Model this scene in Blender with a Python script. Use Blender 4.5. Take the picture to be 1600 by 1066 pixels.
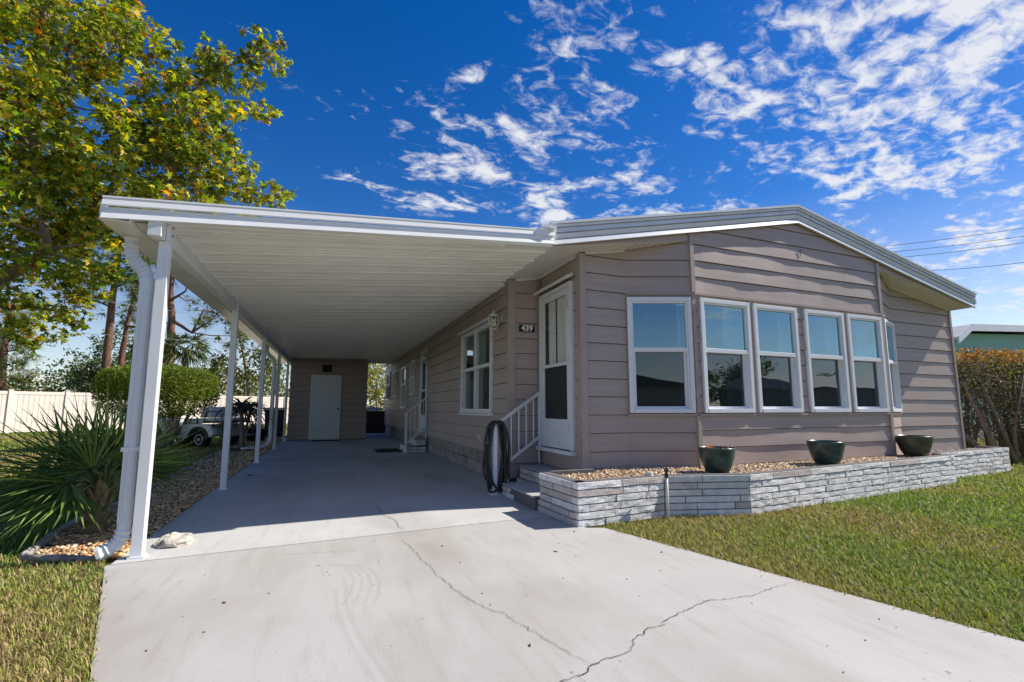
import bpy, math, random
import numpy as np
from mathutils import Vector
R = math.radians
rng = np.random.default_rng(7); random.seed(7)
scene = bpy.context.scene
for o in list(bpy.data.objects): bpy.data.objects.remove(o)
# ---------------------------------------------------------------- camera
CAM_H = 1.02
YAW, PITCH, FPX = R(21.41), R(6.88), 734.3
cam_d = bpy.data.cameras.new('camera'); cam = bpy.data.objects.new('camera', cam_d)
scene.collection.objects.link(cam); scene.camera = cam
cam.location = (0, 0, CAM_H); cam.rotation_euler = (R(90) + PITCH, 0, -YAW)
cam_d.sensor_width = 36; cam_d.lens = FPX / 1600 * 36; cam_d.shift_y = 0.0100
cam_d.clip_start = .05; cam_d.clip_end = 3000
# ---------------------------------------------------------------- sun and sky
SUN_EL, SUN_AZ = R(43.6), R(8.5)          # azimuth counted from +X towards -Y
sdir = Vector((math.cos(SUN_EL) * math.cos(SUN_AZ), -math.cos(SUN_EL) * math.sin(SUN_AZ), math.sin(SUN_EL)))
sun_d = bpy.data.lights.new('sun', 'SUN'); sun = bpy.data.objects.new('sun', sun_d)
scene.collection.objects.link(sun)
sun_d.energy = 4.8; sun_d.angle = R(.53); sun_d.color = (1, .93, .82)
sun.rotation_euler = sdir.to_track_quat('Z', 'Y').to_euler(); sun.location = (20, -5, 25)
world = bpy.data.worlds.new('World'); scene.world = world; world.use_nodes = True
wn, wl = world.node_tree.nodes, world.node_tree.links; wn.clear()
def N(t, **kw):
    n = wn.new(t)
    for k, v in kw.items():
        if isinstance(k, str) and hasattr(n, k): setattr(n, k, v)
    return n
def wmath(op, a, b=None, c=None):
    n = wn.new('ShaderNodeMath'); n.operation = op
    for i, v in enumerate((a, b, c)):
        if v is None: continue
        if isinstance(v, (int, float)): n.inputs[i].default_value = v
        else: wl.new(v, n.inputs[i])
    return n.outputs[0]
sky = wn.new('ShaderNodeTexSky'); sky.sky_type = 'NISHITA'; sky.sun_disc = False
sky.sun_elevation = SUN_EL; sky.sun_rotation = R(90) + SUN_AZ
sky.air_density = 1.0; sky.dust_density = .1; sky.ozone_density = 2.6
hs = wn.new('ShaderNodeHueSaturation'); hs.inputs['Saturation'].default_value = 1.38; hs.inputs['Value'].default_value = .80; hs.inputs['Hue'].default_value = .514
wl.new(sky.outputs[0], hs.inputs['Color'])
tc = wn.new('ShaderNodeTexCoord'); sp = wn.new('ShaderNodeSeparateXYZ'); wl.new(tc.outputs['Generated'], sp.inputs[0])
ms = wn.new('ShaderNodeMapRange'); wl.new(sp.outputs[2], ms.inputs[0]); ms.inputs[1].default_value = .02; ms.inputs[2].default_value = .38; ms.inputs[3].default_value = .72; ms.inputs[4].default_value = 1.42; wl.new(ms.outputs[0], hs.inputs['Saturation'])
zc = wmath('MAXIMUM', wmath('ADD', sp.outputs[2], .10), .03)
px_, py_ = wmath('DIVIDE', sp.outputs[0], zc), wmath('DIVIDE', sp.outputs[1], zc)
cmb = wn.new('ShaderNodeCombineXYZ'); wl.new(px_, cmb.inputs[0]); wl.new(py_, cmb.inputs[1])
def wnoise(scale, detail, rough, dist=0, off=(0, 0, 0), rot=0, sc=(1, 1, 1)):
    m = wn.new('ShaderNodeMapping'); wl.new(cmb.outputs[0], m.inputs[0])
    m.inputs['Location'].default_value = off; m.inputs['Rotation'].default_value = (0, 0, rot); m.inputs['Scale'].default_value = sc
    n = wn.new('ShaderNodeTexNoise'); wl.new(m.outputs[0], n.inputs['Vector'])
    n.inputs['Scale'].default_value = scale; n.inputs['Detail'].default_value = detail
    n.inputs['Roughness'].default_value = rough; n.inputs['Distortion'].default_value = dist
    return n.outputs[0]
big = wnoise(1.35, 2, .5, .4, (3.1, 1.7, 0), R(-35), (1, 1.6, 1))
mid = wnoise(4.2, 5, .55, .7, (.4, 5.2, 0), R(-30), (1, 1.55, 1))
fine = wnoise(15, 7, .62, .6, (5, 2, 0), R(-30), (1, 1.3, 1))
# a broken cloud field that thins out towards the west (-X), as in the photograph
grad = wmath('MULTIPLY', wmath('SUBTRACT', wmath('ADD', px_, wmath('MULTIPLY', py_, -.05)), .17), .28)
grad = wmath('MINIMUM', wmath('MAXIMUM', grad, -.6), .038)
cov = wmath('ADD', wmath('ADD', wmath('MULTIPLY', big, .50), wmath('MULTIPLY', mid, .62)), wmath('ADD', wmath('MULTIPLY', fine, .52), grad))
mr = wn.new('ShaderNodeMapRange'); mr.interpolation_type = 'SMOOTHSTEP'; wl.new(cov, mr.inputs[0])
mr.inputs[1].default_value = .83; mr.inputs[2].default_value = 1.03; mr.inputs[3].default_value = 0; mr.inputs[4].default_value = .95
# clouds melt into the haze at the horizon
mh = wn.new('ShaderNodeMapRange'); wl.new(sp.outputs[2], mh.inputs[0]); mh.inputs[1].default_value = .03; mh.inputs[2].default_value = .13
mask = wmath('MULTIPLY', mr.outputs[0], mh.outputs[0])
mx = wn.new('ShaderNodeMix'); mx.data_type = 'RGBA'
wl.new(mask, mx.inputs[0]); wl.new(hs.outputs[0], mx.inputs[6]); mx.inputs[7].default_value = (5.2, 5.3, 5.6, 1)
bg = wn.new('ShaderNodeBackground'); bg.inputs['Strength'].default_value = .115
wl.new(mx.outputs[2], bg.inputs['Color'])
out = wn.new('ShaderNodeOutputWorld'); wl.new(bg.outputs[0], out.inputs[0])
scene.view_settings.view_transform = 'Standard'; scene.view_settings.look = 'None'
scene.view_settings.exposure = 0.5; scene.view_settings.gamma = 1
# ---------------------------------------------------------------- materials
M = {}
def mat(name, col, rough=.6, var=.0, vscale=6., bump=0., bscale=30., col2=None, metal=0., spec=.5, stretch=(1, 1, 1), attr=None, detail=5, island=0.):
    m = bpy.data.materials.new(name); m.use_nodes = True
    n, l = m.node_tree.nodes, m.node_tree.links; b = n['Principled BSDF']
    b.inputs['Roughness'].default_value = rough; b.inputs['Metallic'].default_value = metal
    b.inputs['Specular IOR Level'].default_value = spec
    b.inputs['Base Color'].default_value = (*col, 1)
    t = n.new('ShaderNodeTexCoord'); mp = n.new('ShaderNodeMapping'); mp.inputs['Scale'].default_value = stretch
    g = n.new('ShaderNodeNewGeometry'); l.new(g.outputs['Position'], mp.inputs[0])
    if var or col2:
        no = n.new('ShaderNodeTexNoise'); l.new(mp.outputs[0], no.inputs['Vector'])
        no.inputs['Scale'].default_value = vscale; no.inputs['Detail'].default_value = detail; no.inputs['Roughness'].default_value = .62
        r = n.new('ShaderNodeValToRGB'); l.new(no.outputs[0], r.inputs[0])
        a = tuple(max(0, c * (1 - var)) for c in col) if not col2 else col
        c_ = tuple(min(1, c * (1 + var)) for c in col) if not col2 else col2
        r.color_ramp.elements[0].position = .32; r.color_ramp.elements[1].position = .68
        r.color_ramp.elements[0].color = (*a, 1); r.color_ramp.elements[1].color = (*c_, 1)
        src = r.outputs[0]
        if island:
            oi = n.new('ShaderNodeObjectInfo'); h = n.new('ShaderNodeHueSaturation'); l.new(src, h.inputs['Color'])
            q = n.new('ShaderNodeMapRange'); l.new(oi.outputs['Random'], q.inputs[0]); q.inputs[3].default_value = 1 - island; q.inputs[4].default_value = 1 + island
            l.new(q.outputs[0], h.inputs['Value']); src = h.outputs[0]
        l.new(src, b.inputs['Base Color'])
    if bump:
        nb = n.new('ShaderNodeTexNoise'); l.new(mp.outputs[0], nb.inputs['Vector']); nb.inputs['Scale'].default_value = bscale; nb.inputs['Detail'].default_value = 6
        bp = n.new('ShaderNodeBump'); l.new(nb.outputs[0], bp.inputs['Height']); bp.inputs['Strength'].default_value = bump; bp.inputs['Distance'].default_value = .02
        l.new(bp.outputs[0], b.inputs['Normal'])
    M[name] = m; return m
mat('siding', (.415, .328, .288), .5, .07, 3., .10, 60, stretch=(.35, .35, 6))
mat('siding_trim', (.392, .312, .275), .5, .06, 5.)
mat('white_metal', (.78, .79, .80), .38, .035, 4.)
mat('white_roof_metal', (.68, .71, .75), .34, .08, 3., .05, 8)
mat('shade_dark', (.06, .05, .047), .9)  # near-black backing: lap shadow lines and dark insides put into the colour
mat('white_vinyl', (.80, .81, .83), .35, .02, 6.)
mat('pan_white', (.84, .83, .78), .20, .05, 2.5, .02, 5)
mat('soffit', (.72, .69, .63), .55, .04, 4.)
mat('brick_white', (.84, .83, .82), .85, .14, 14., 1., 95, island=.12)
mat('brick_pink', (.60, .53, .50), .85, .14, 12., .8, 80, island=.10)
mat('mortar', (.13, .125, .125), .95, .2, 30.)
mat('block', (.31, .26, .22), .9, .28, 6., .6, 40, island=.1)
mat('pot_glaze', (.035, .070, .066), .28, .5, 9., .05, 20, spec=.5)
mat('pot_olive', (.065, .075, .050), .32, .4, 9., .05, 20, spec=.5)
mat('sheer', (.40, .50, .50), .9, .10, 9., stretch=(6, 6, .1))
mat('pot_soil', (.10, .055, .035), .95, .5, 60., .8, 80)
mat('black_rubber', (.012, .012, .013), .5, .3, 40.)
mat('black_mat', (.014, .013, .013), .95, .4, 60., .5, 200)
mat('dark_metal', (.02, .02, .022), .4)
mat('dark_interior', (.05, .05, .055), .9)
mat('interior_wall', (.30, .29, .27), .9)
mat('door_white', (.72, .74, .76), .45, .03, 5.)
mat('curtain', (.84, .86, .84), .9, .10, 9., stretch=(6, 6, .1))
mat('vent_brown', (.06, .035, .025), .7, .3, 60.)
mat('brass', (.12, .09, .05), .35, metal=.9)
mat('lamp_white', (.74, .73, .70), .45, .1, 20.)
mat('sign_black', (.008, .008, .009), .4)
mat('sign_white', (.82, .82, .82), .5)
mat('tan_vinyl', (.84, .73, .64), .5, .05, 2.)
mat('soil', (.09, .065, .045), .95, .4, 12., .8, 60)
mat('edging', (.36, .33, .31), .9, .25, 10., .6, 40)
mat('rock', (.52, .47, .41), .9, .25, 12., .9, 35)
mat('bark_grey', (.20, .155, .115), .9, .35, 9., .9, 22, stretch=(1, 1, .3))
mat('bark_pine', (.165, .085, .055), .9, .45, 7., 1., 14, stretch=(1, 1, .4))
mat('bark_pale', (.30, .25, .20), .9, .3, 9., .9, 22)
mat('cart_white', (.74, .75, .76), .25, .02, 5., spec=.6)
mat('seat_white', (.82, .82, .82), .6, .04, 8.)
mat('tyre', (.015, .015, .015), .85)
mat('rim', (.62, .62, .62), .4, metal=.3)
mat('teal_wall', (.26, .50, .44), .7, .05, 2.)
mat('shingle_grey', (.62, .60, .56), .8, .1, 4.)
mat('brown_roof', (.055, .045, .04), .85, .2, 6.)
mat('tan_wall', (.36, .30, .25), .8, .08, 3.)
mat('asphalt', (.055, .055, .055), .9, .2, 30.)
mat('cable', (.03, .03, .03), .6)
mat('pvc', (.72, .71, .66), .5, .06, 20.)
mat('bag_grey', (.34, .33, .36), .6, .2, 20.)
mat('crack', (.055, .045, .04), .95, .35, 40.)
mat('palm_boot', (.20, .16, .075), .9, .45, 25., .6, 60)
mat('hose', (.02, .019, .022), .42, .3, 30.)

def foliage(name, trans=.35, rough=.5, bright=1.):
    m = bpy.data.materials.new(name); m.use_nodes = True
    n, l = m.node_tree.nodes, m.node_tree.links; b = n['Principled BSDF']; o = n['Material Output']
    a = n.new('ShaderNodeAttribute'); a.attribute_name = 'Col'
    l.new(a.outputs['Color'], b.inputs['Base Color']); b.inputs['Roughness'].default_value = rough; b.inputs['Specular IOR Level'].default_value = .35
    t = n.new('ShaderNodeBsdfTranslucent'); h = n.new('ShaderNodeHueSaturation'); h.inputs['Value'].default_value = 1.5; h.inputs['Saturation'].default_value = 1.1
    l.new(a.outputs['Color'], h.inputs['Color']); l.new(h.outputs[0], t.inputs['Color'])
    mx = n.new('ShaderNodeMixShader'); mx.inputs[0].default_value = trans
    l.new(b.outputs[0], mx.inputs[1]); l.new(t.outputs[0], mx.inputs[2]); l.new(mx.outputs[0], o.inputs[0])
    M[name] = m
m_ = mat('scuff', (.20, .18, .16), .9, .2, 40.); n_ = m_.node_tree.nodes; l_ = m_.node_tree.links; x_ = n_.new('ShaderNodeMixShader'); t_ = n_.new('ShaderNodeBsdfTransparent'); x_.inputs[0].default_value = .055
l_.new(t_.outputs[0], x_.inputs[1]); l_.new(n_['Principled BSDF'].outputs[0], x_.inputs[2]); l_.new(x_.outputs[0], n_['Material Output'].inputs[0])
foliage('leaf', .48); foliage('blade', .25, .6); foliage('frond', .2, .38); foliage('pebble', 0, .55)

def glass(name, tint, base, boost, gl=(.93, 1, .98)):
    m = bpy.data.materials.new(name); m.use_nodes = True
    n, l = m.node_tree.nodes, m.node_tree.links; n.remove(n['Principled BSDF']); o = n['Material Output']
    t = n.new('ShaderNodeBsdfTransparent'); t.inputs[0].default_value = (*tint, 1)
    g = n.new('ShaderNodeBsdfGlossy'); g.inputs['Roughness'].default_value = 0.004; g.inputs[0].default_value = (*gl, 1)
    gg_ = n.new('ShaderNodeNewGeometry'); dt = n.new('ShaderNodeVectorMath'); dt.operation = 'DOT_PRODUCT'; l.new(gg_.outputs['Normal'], dt.inputs[0]); l.new(gg_.outputs['Incoming'], dt.inputs[1])
    ab = n.new('ShaderNodeMath'); ab.operation = 'ABSOLUTE'; l.new(dt.outputs['Value'], ab.inputs[0]); om = n.new('ShaderNodeMath'); om.operation = 'SUBTRACT'; om.inputs[0].default_value = 1; l.new(ab.outputs[0], om.inputs[1])
    pw = n.new('ShaderNodeMath'); pw.operation = 'POWER'; l.new(om.outputs[0], pw.inputs[0]); pw.inputs[1].default_value = 5; f = n.new('ShaderNodeMath'); f.operation = 'MULTIPLY_ADD'; l.new(pw.outputs[0], f.inputs[0]); f.inputs[1].default_value = .92; f.inputs[2].default_value = .08
    ma = n.new('ShaderNodeMath'); ma.operation = 'MULTIPLY_ADD'; l.new(f.outputs[0], ma.inputs[0]); ma.inputs[1].default_value = boost; ma.inputs[2].default_value = base; ma.use_clamp = True
    # old float glass is never quite flat
    tcx = n.new('ShaderNodeNewGeometry'); nz = n.new('ShaderNodeTexNoise'); nz.inputs['Scale'].default_value = 2.2; nz.inputs['Detail'].default_value = 1; l.new(tcx.outputs['Position'], nz.inputs['Vector'])
    bp = n.new('ShaderNodeBump'); bp.inputs['Strength'].default_value = .02; bp.inputs['Distance'].default_value = .1; l.new(nz.outputs[0], bp.inputs['Height']); l.new(bp.outputs[0], g.inputs['Normal'])
    mx = n.new('ShaderNodeMixShader'); l.new(ma.outputs[0], mx.inputs[0]); l.new(t.outputs[0], mx.inputs[1]); l.new(g.outputs[0], mx.inputs[2]); l.new(mx.outputs[0], o.inputs[0])
    M[name] = m
glass('window_glass', (.50, .74, .72), .22, 1.2, (.55, .86, 1.0)); glass('lower_glass', (.55, .66, .66), .04, 1.1, (.80, .90, .95)); glass('clear_glass', (.85, .88, .86), .04, 1.0); glass('lamp_glass', (.8, .85, .6), .08, 1.2)
def screen_mat():
    m = bpy.data.materials.new('insect_screen'); m.use_nodes = True
    n, l = m.node_tree.nodes, m.node_tree.links; b = n['Principled BSDF']; o = n['Material Output']
    b.inputs['Base Color'].default_value = (.035, .035, .038, 1); b.inputs['Roughness'].default_value = .7
    t = n.new('ShaderNodeBsdfTransparent'); mx = n.new('ShaderNodeMixShader'); mx.inputs[0].default_value = .72
    l.new(t.outputs[0], mx.inputs[1]); l.new(b.outputs[0], mx.inputs[2]); l.new(mx.outputs[0], o.inputs[0]); M['insect_screen'] = m
screen_mat()

def concrete(name, base, dirt):
    m = bpy.data.materials.new(name); m.use_nodes = True
    n, l = m.node_tree.nodes, m.node_tree.links; b = n['Principled BSDF']; b.inputs['Roughness'].default_value = .72; b.inputs['Specular IOR Level'].default_value = .3
    g = n.new('ShaderNodeNewGeometry')
    def noise(sc, det=6, ro=.6, st=(1, 1, 1), rot=0):
        mp = n.new('ShaderNodeMapping'); mp.inputs['Scale'].default_value = st; mp.inputs['Rotation'].default_value = (0, 0, rot); l.new(g.outputs['Position'], mp.inputs[0])
        t = n.new('ShaderNodeTexNoise'); l.new(mp.outputs[0], t.inputs['Vector']); t.inputs['Scale'].default_value = sc; t.inputs['Detail'].default_value = det; t.inputs['Roughness'].default_value = ro; return t.outputs[0]
    def ramp(src, p0, p1, c0, c1):
        r = n.new('ShaderNodeValToRGB'); l.new(src, r.inputs[0]); e = r.color_ramp.elements
        e[0].position, e[1].position = p0, p1; e[0].color = (*c0, 1); e[1].color = (*c1, 1); return r.outputs[0]
    def mix(f, a, c, bt='MIX'):
        q = n.new('ShaderNodeMix'); q.data_type = 'RGBA'; q.blend_type = bt
        if isinstance(f, float): q.inputs[0].default_value = f
        else: l.new(f, q.inputs[0])
        for i, v in ((6, a), (7, c)):
            if isinstance(v, tuple): q.inputs[i].default_value = (*v, 1)
            else: l.new(v, q.inputs[i])
        return q.outputs[2]
    W, K = (1, 1, 1), (0, 0, 0)
    c = ramp(noise(1.1, 5, .6), .3, .7, tuple(x * .93 for x in base), tuple(x * 1.05 for x in base))
    c = mix(ramp(noise(.75, 4, .6, (1, .5, 1), .3), .46, .70, K, (.75, .75, .75)), c, dirt)          # faint brown drifts
    c = mix(ramp(noise(5., 6, .65, (3., .35, 1), .28), .52, .75, K, (.35, .35, .35)), c, dirt)     # brushed streaks
    c = mix(ramp(noise(60, 4, .7), .62, .72, K, (.30, .30, .30)), c, tuple(x * .55 for x in dirt)) # fine speckle
    c = mix(ramp(noise(22, 3, .5), .70, .76, K, (.55, .55, .55)), c, tuple(x * .35 for x in dirt)) # sparse dark spots
    l.new(c, b.inputs['Base Color'])
    bp = n.new('ShaderNodeBump'); bp.inputs['Strength'].default_value = .22; bp.inputs['Distance'].default_value = .01; l.new(noise(90, 6, .7), bp.inputs['Height']); l.new(bp.outputs[0], b.inputs['Normal'])
    M[name] = m
concrete('concrete_drive', (.445, .434, .415), (.28, .243, .21)); concrete('concrete_slab', (.52, .52, .515), (.30, .285, .27))
concrete('concrete_step', (.44, .45, .46), (.33, .32, .31))
def lawn_mat():
    m = bpy.data.materials.new('lawn_soil'); m.use_nodes = True
    n, l = m.node_tree.nodes, m.node_tree.links; b = n['Principled BSDF']; b.inputs['Roughness'].default_value = .95; b.inputs['Specular IOR Level'].default_value = .1
    g = n.new('ShaderNodeNewGeometry')
    t = n.new('ShaderNodeTexNoise'); l.new(g.outputs['Position'], t.inputs['Vector']); t.inputs['Scale'].default_value = .9; t.inputs['Detail'].default_value = 9; t.inputs['Roughness'].default_value = .7
    r = n.new('ShaderNodeValToRGB'); l.new(t.outputs[0], r.inputs[0]); e = r.color_ramp.elements
    e[0].position, e[1].position = .35, .65; e[0].color = (.10, .115, .028, 1); e[1].color = (.19, .165, .065, 1)
    l.new(r.outputs[0], b.inputs['Base Color'])
    t2 = n.new('ShaderNodeTexNoise'); l.new(g.outputs['Position'], t2.inputs['Vector']); t2.inputs['Scale'].default_value = 35; t2.inputs['Detail'].default_value = 5
    bp = n.new('ShaderNodeBump'); bp.inputs['Distance'].default_value = .06; l.new(t2.outputs[0], bp.inputs['Height']); l.new(bp.outputs[0], b.inputs['Normal'])
    M['lawn_soil'] = m
lawn_mat()

# ---------------------------------------------------------------- mesh helpers
ORG = {}
def link(o, parent=None, org=(0, 0, 0)):
    scene.collection.objects.link(o); org = Vector(org)
    if parent is not None:
        o.parent = parent; o.location = org - ORG[parent.name]
    else: o.location = org
    ORG[o.name] = org
    return o
def tag(o, label, cat, group=None, kind=None):
    if label: o['label'] = label
    if cat: o['category'] = cat
    if group: o['group'] = group
    if kind: o['kind'] = kind
    return o
def thing(name, org, label, cat, group=None):
    o = bpy.data.objects.new(name, None); o.empty_display_size = .1; link(o, None, org); return tag(o, label, cat, group)
def structure(o): o['kind'] = 'structure'; return o
class MB:
    def __init__(s): s.v = []; s.f = []
    def quad(s, *p):
        i = len(s.v); s.v += [tuple(map(float, q)) for q in p]; s.f.append(tuple(range(i, i + len(p)))); return s
    def box(s, x0, x1, y0, y1, z0, z1):
        return s.hexa([(x0, y0, z0), (x1, y0, z0), (x1, y1, z0), (x0, y1, z0)], [(x0, y0, z1), (x1, y0, z1), (x1, y1, z1), (x0, y1, z1)])
    def hexa(s, b, t):
        i = len(s.v); n = len(b); s.v += [tuple(map(float, q)) for q in b] + [tuple(map(float, q)) for q in t]
        s.f.append(tuple(i + k for k in range(n - 1, -1, -1))); s.f.append(tuple(i + n + k for k in range(n)))
        for k in range(n): s.f.append((i + k, i + (k + 1) % n, i + n + (k + 1) % n, i + n + k))
        return s
    def slab(s, poly, z0, z1): return s.hexa([(x, y, z0) for x, y in poly], [(x, y, z1) for x, y in poly])
    def bar(s, a, b, w, h, up=(0, 0, 1)):
        a, b = Vector(a), Vector(b); d = (b - a).normalized(); u = Vector(up)
        r = d.cross(u)
        if r.length < 1e-4: r = d.cross(Vector((0, 1, 0)))
        r.normalize(); u = r.cross(d).normalized()
        q = [(-w / 2, -h / 2), (w / 2, -h / 2), (w / 2, h / 2), (-w / 2, h / 2)]
        return s.hexa([a + r * i + u * j for i, j in q], [b + r * i + u * j for i, j in q])
    def tube(s, pts, rad, n=8, cap=True):
        pts = [Vector(p) for p in pts]; m = len(pts)
        if isinstance(rad, (int, float)): rad = [rad] * m
        i0 = len(s.v); pr = None
        for k, p in enumerate(pts):
            d = (pts[min(k + 1, m - 1)] - pts[max(k - 1, 0)])
            d = d.normalized() if d.length > 1e-9 else Vector((0, 0, 1))
            if pr is None: pr = d.cross(Vector((.3, .2, 1)) if abs(d.z) < .9 else Vector((1, .1, 0))).normalized()
            pr = (pr - d * pr.dot(d)).normalized(); q = d.cross(pr)
            for j in range(n):
                a = 2 * math.pi * j / n; s.v.append(tuple(p + (pr * math.cos(a) + q * math.sin(a)) * rad[k]))
        for k in range(m - 1):
            for j in range(n):
                a, b = i0 + k * n + j, i0 + k * n + (j + 1) % n; s.f.append((a, b, b + n, a + n))
        if cap:
            s.f.append(tuple(i0 + j for j in range(n - 1, -1, -1))); s.f.append(tuple(i0 + (m - 1) * n + j for j in range(n)))
        return s
    def lathe(s, prof, c=(0, 0, 0), n=24, axis='z'):
        i0 = len(s.v); m = len(prof)
        for r, z in prof:
            for j in range(n):
                a = 2 * math.pi * j / n; p = (r * math.cos(a), r * math.sin(a), z)
                if axis == 'x': p = (p[2], p[0], p[1])
                if axis == 'y': p = (p[0], p[2], p[1])
                s.v.append((c[0] + p[0], c[1] + p[1], c[2] + p[2]))
        for k in range(m - 1):
            for j in range(n):
                a, b = i0 + k * n + j, i0 + k * n + (j + 1) % n; s.f.append((a, b, b + n, a + n))
        s.f.append(tuple(i0 + j for j in range(n - 1, -1, -1))); s.f.append(tuple(i0 + (m - 1) * n + j for j in range(n)))
        return s
    def build(s, name, m, parent=None, org=None, smooth=False, bevel=0):
        v = np.array(s.v)
        if org is None: org = ((v[:, 0].min() + v[:, 0].max()) / 2, (v[:, 1].min() + v[:, 1].max()) / 2, v[:, 2].min())
        me = bpy.data.meshes.new(name); me.from_pydata((v - np.array(org)).tolist(), [], s.f); me.validate()
        import bmesh
        bm = bmesh.new(); bm.from_mesh(me); bmesh.ops.recalc_face_normals(bm, faces=bm.faces); bm.to_mesh(me); bm.free()
        if smooth:
            for p in me.polygons: p.use_smooth = True
        me.materials.append(M[m]); o = bpy.data.objects.new(name, me)
        if bevel:
            b = o.modifiers.new('bevel', 'BEVEL'); b.width = bevel; b.segments = 2; b.limit_method = 'ANGLE'
        return link(o, parent, org)
def smooth_angle(o, a=40):
    for p in o.data.polygons: p.use_smooth = True
    m = o.modifiers.new('edge', 'EDGE_SPLIT'); m.split_angle = R(a); return o

def cards(name, C, size, cols, mname, parent=None, org=(0, 0, 0), shape='leaf', up=.0, sizevar=.35, dirs=None, seed=1):
    """many small leaf-sized faces: C (n,3) centres, cols (n,3)"""
    g = np.random.default_rng(seed); n = len(C)
    if shape == 'leaf':
        T = np.array([(-.5, 0, 0), (0, -.24, .10), (.5, 0, -.04), (0, .24, .10)]); F = [(0, 1, 2), (0, 2, 3)]
    elif shape == 'star':
        T = [(0, 0, 0)]
        for k in range(10):
            a = 2 * math.pi * k / 10; r = .56 if k % 2 == 0 else .24
            if k == 0: r = .3
            T.append((r * math.cos(a), r * math.sin(a), -.10 if k % 2 == 0 else .03))
        F = [(0, 1 + k, 1 + (k + 1) % 10) for k in range(10)]; T = np.array(T)
    elif shape == 'needle':
        T = []; F = []
        for k in range(5):
            a = (k - 2) * .42; q = np.array([math.cos(a), math.sin(a), .15 * (k % 2)]); w = np.array([-math.sin(a), math.cos(a), 0]) * .045
            i = len(T); T += [tuple(-w), tuple(w), tuple(q)]; F.append((i, i + 1, i + 2))
        T = np.array(T)
    A = g.normal(size=(n, 3)); A[:, 2] += up * 1.5
    if dirs is not None: A = dirs + g.normal(size=(n, 3)) * .45
    A /= np.linalg.norm(A, axis=1, keepdims=True)
    B = g.normal(size=(n, 3))
    Nn = np.cross(A, B); Nn /= np.linalg.norm(Nn, axis=1, keepdims=True)
    if dirs is None and up:      # leaves present their faces upwards
        Nn[:, 2] = np.abs(Nn[:, 2]) + up; Nn /= np.linalg.norm(Nn, axis=1, keepdims=True)
        A = np.cross(Nn, B); A /= np.linalg.norm(A, axis=1, keepdims=True)
    B = np.cross(Nn, A)
    sz = size * (1 + sizevar * g.uniform(-1, 1, n))
    m = len(T)
    V = C[:, None, :] + sz[:, None, None] * (T[None, :, 0:1] * A[:, None, :] + T[None, :, 1:2] * B[:, None, :] + T[None, :, 2:3] * Nn[:, None, :])
    return raw(name, V.reshape(-1, 3), np.array(F), n, m, np.repeat(cols, m, axis=0), mname, parent, org)
def raw(name, V, F, n, m, col, mname, parent=None, org=(0, 0, 0), smooth=False):
    """n copies of a triangle/quad template F (k,c) with m verts each"""
    F = np.asarray(F); k, c = F.shape
    idx = (F[None] + (np.arange(n) * m)[:, None, None]).reshape(-1)
    me = bpy.data.meshes.new(name); me.vertices.add(len(V)); me.vertices.foreach_set('co', (np.asarray(V) - np.array(org)).astype(np.float32).ravel())
    me.loops.add(len(idx)); me.loops.foreach_set('vertex_index', idx.astype(np.int32))
    me.polygons.add(n * k); me.polygons.foreach_set('loop_start', (np.arange(n * k) * c).astype(np.int32)); me.polygons.foreach_set('loop_total', np.full(n * k, c, np.int32))
    if smooth: me.polygons.foreach_set('use_smooth', np.ones(n * k, bool))
    me.update(calc_edges=True)
    a = me.color_attributes.new('Col', 'FLOAT_COLOR', 'POINT')
    a.data.foreach_set('color', np.c_[np.clip(col, 0, 1), np.ones(len(col))].astype(np.float32).ravel())
    me.materials.append(M[mname]); o = bpy.data.objects.new(name, me); return link(o, parent, org)
def palette(n, cols, w, seed=0, jit=.18):
    g = np.random.default_rng(seed); w = np.array(w, float); w /= w.sum()
    c = np.array(cols)[g.choice(len(cols), n, p=w)]; return c * (1 + jit * g.normal(size=(n, 1))) * (1 + .06 * g.normal(size=(n, 3)))
# pixel of the 1600 x 1066 photograph -> ray from the camera
_F = np.array([math.sin(YAW) * math.cos(PITCH), math.cos(YAW) * math.cos(PITCH), math.sin(PITCH)])
_R = np.array([math.cos(YAW), -math.sin(YAW), 0]); _U = np.cross(_R, _F)
def at(x, y, depth): return np.array([0, 0, CAM_H]) + (_F + _R * (x - 800) / FPX - _U * (y - 549) / FPX) * depth
# ================================================================ ground, drive, slab
def dline(a, b, Y): t = (Y - a[1]) / (b[1] - a[1]); return a[0] + (b[0] - a[0]) * t
DL = ((-1.245, 3.79), (-.78, 2.34)); DR = ((2.265, 3.60), (2.90, 1.23))
JL, JR = (-1.30, 3.955), (2.30, 4.19)          # joint between drive and carport slab
structure(MB().quad((-400, -400, -.012), (400, -400, -.012), (400, 400, -.012), (-400, 400, -.012)).build('ground', 'lawn_soil', org=(0, 0, 0)))
drive = MB().slab([(dline(*DL, -9), -9), (dline(*DR, -9), -9), (2.265, 3.60), (2.12, 3.66), (2.12, JR[1] - .012), (JL[0], JL[1] - .002), DL[0]], -.12, 0).build('driveway', 'concrete_drive', org=(1, 0, 0)); structure(drive)
slab = MB().slab([(-1.27, JL[1] + .0015), (2.12, JR[1] - .0095), (2.12, 4.6), (2.26, 4.6), (2.26, 20.6), (-1.27, 20.6)], -.12, .004).build('carport_slab', 'concrete_slab', org=(.5, 10, 0)); structure(slab)
structure(MB().slab([(-60, -16), (80, -16), (80, -9.5), (-60, -9.5)], -.06, -.004).build('street', 'asphalt', org=(0, -12, 0)))
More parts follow.
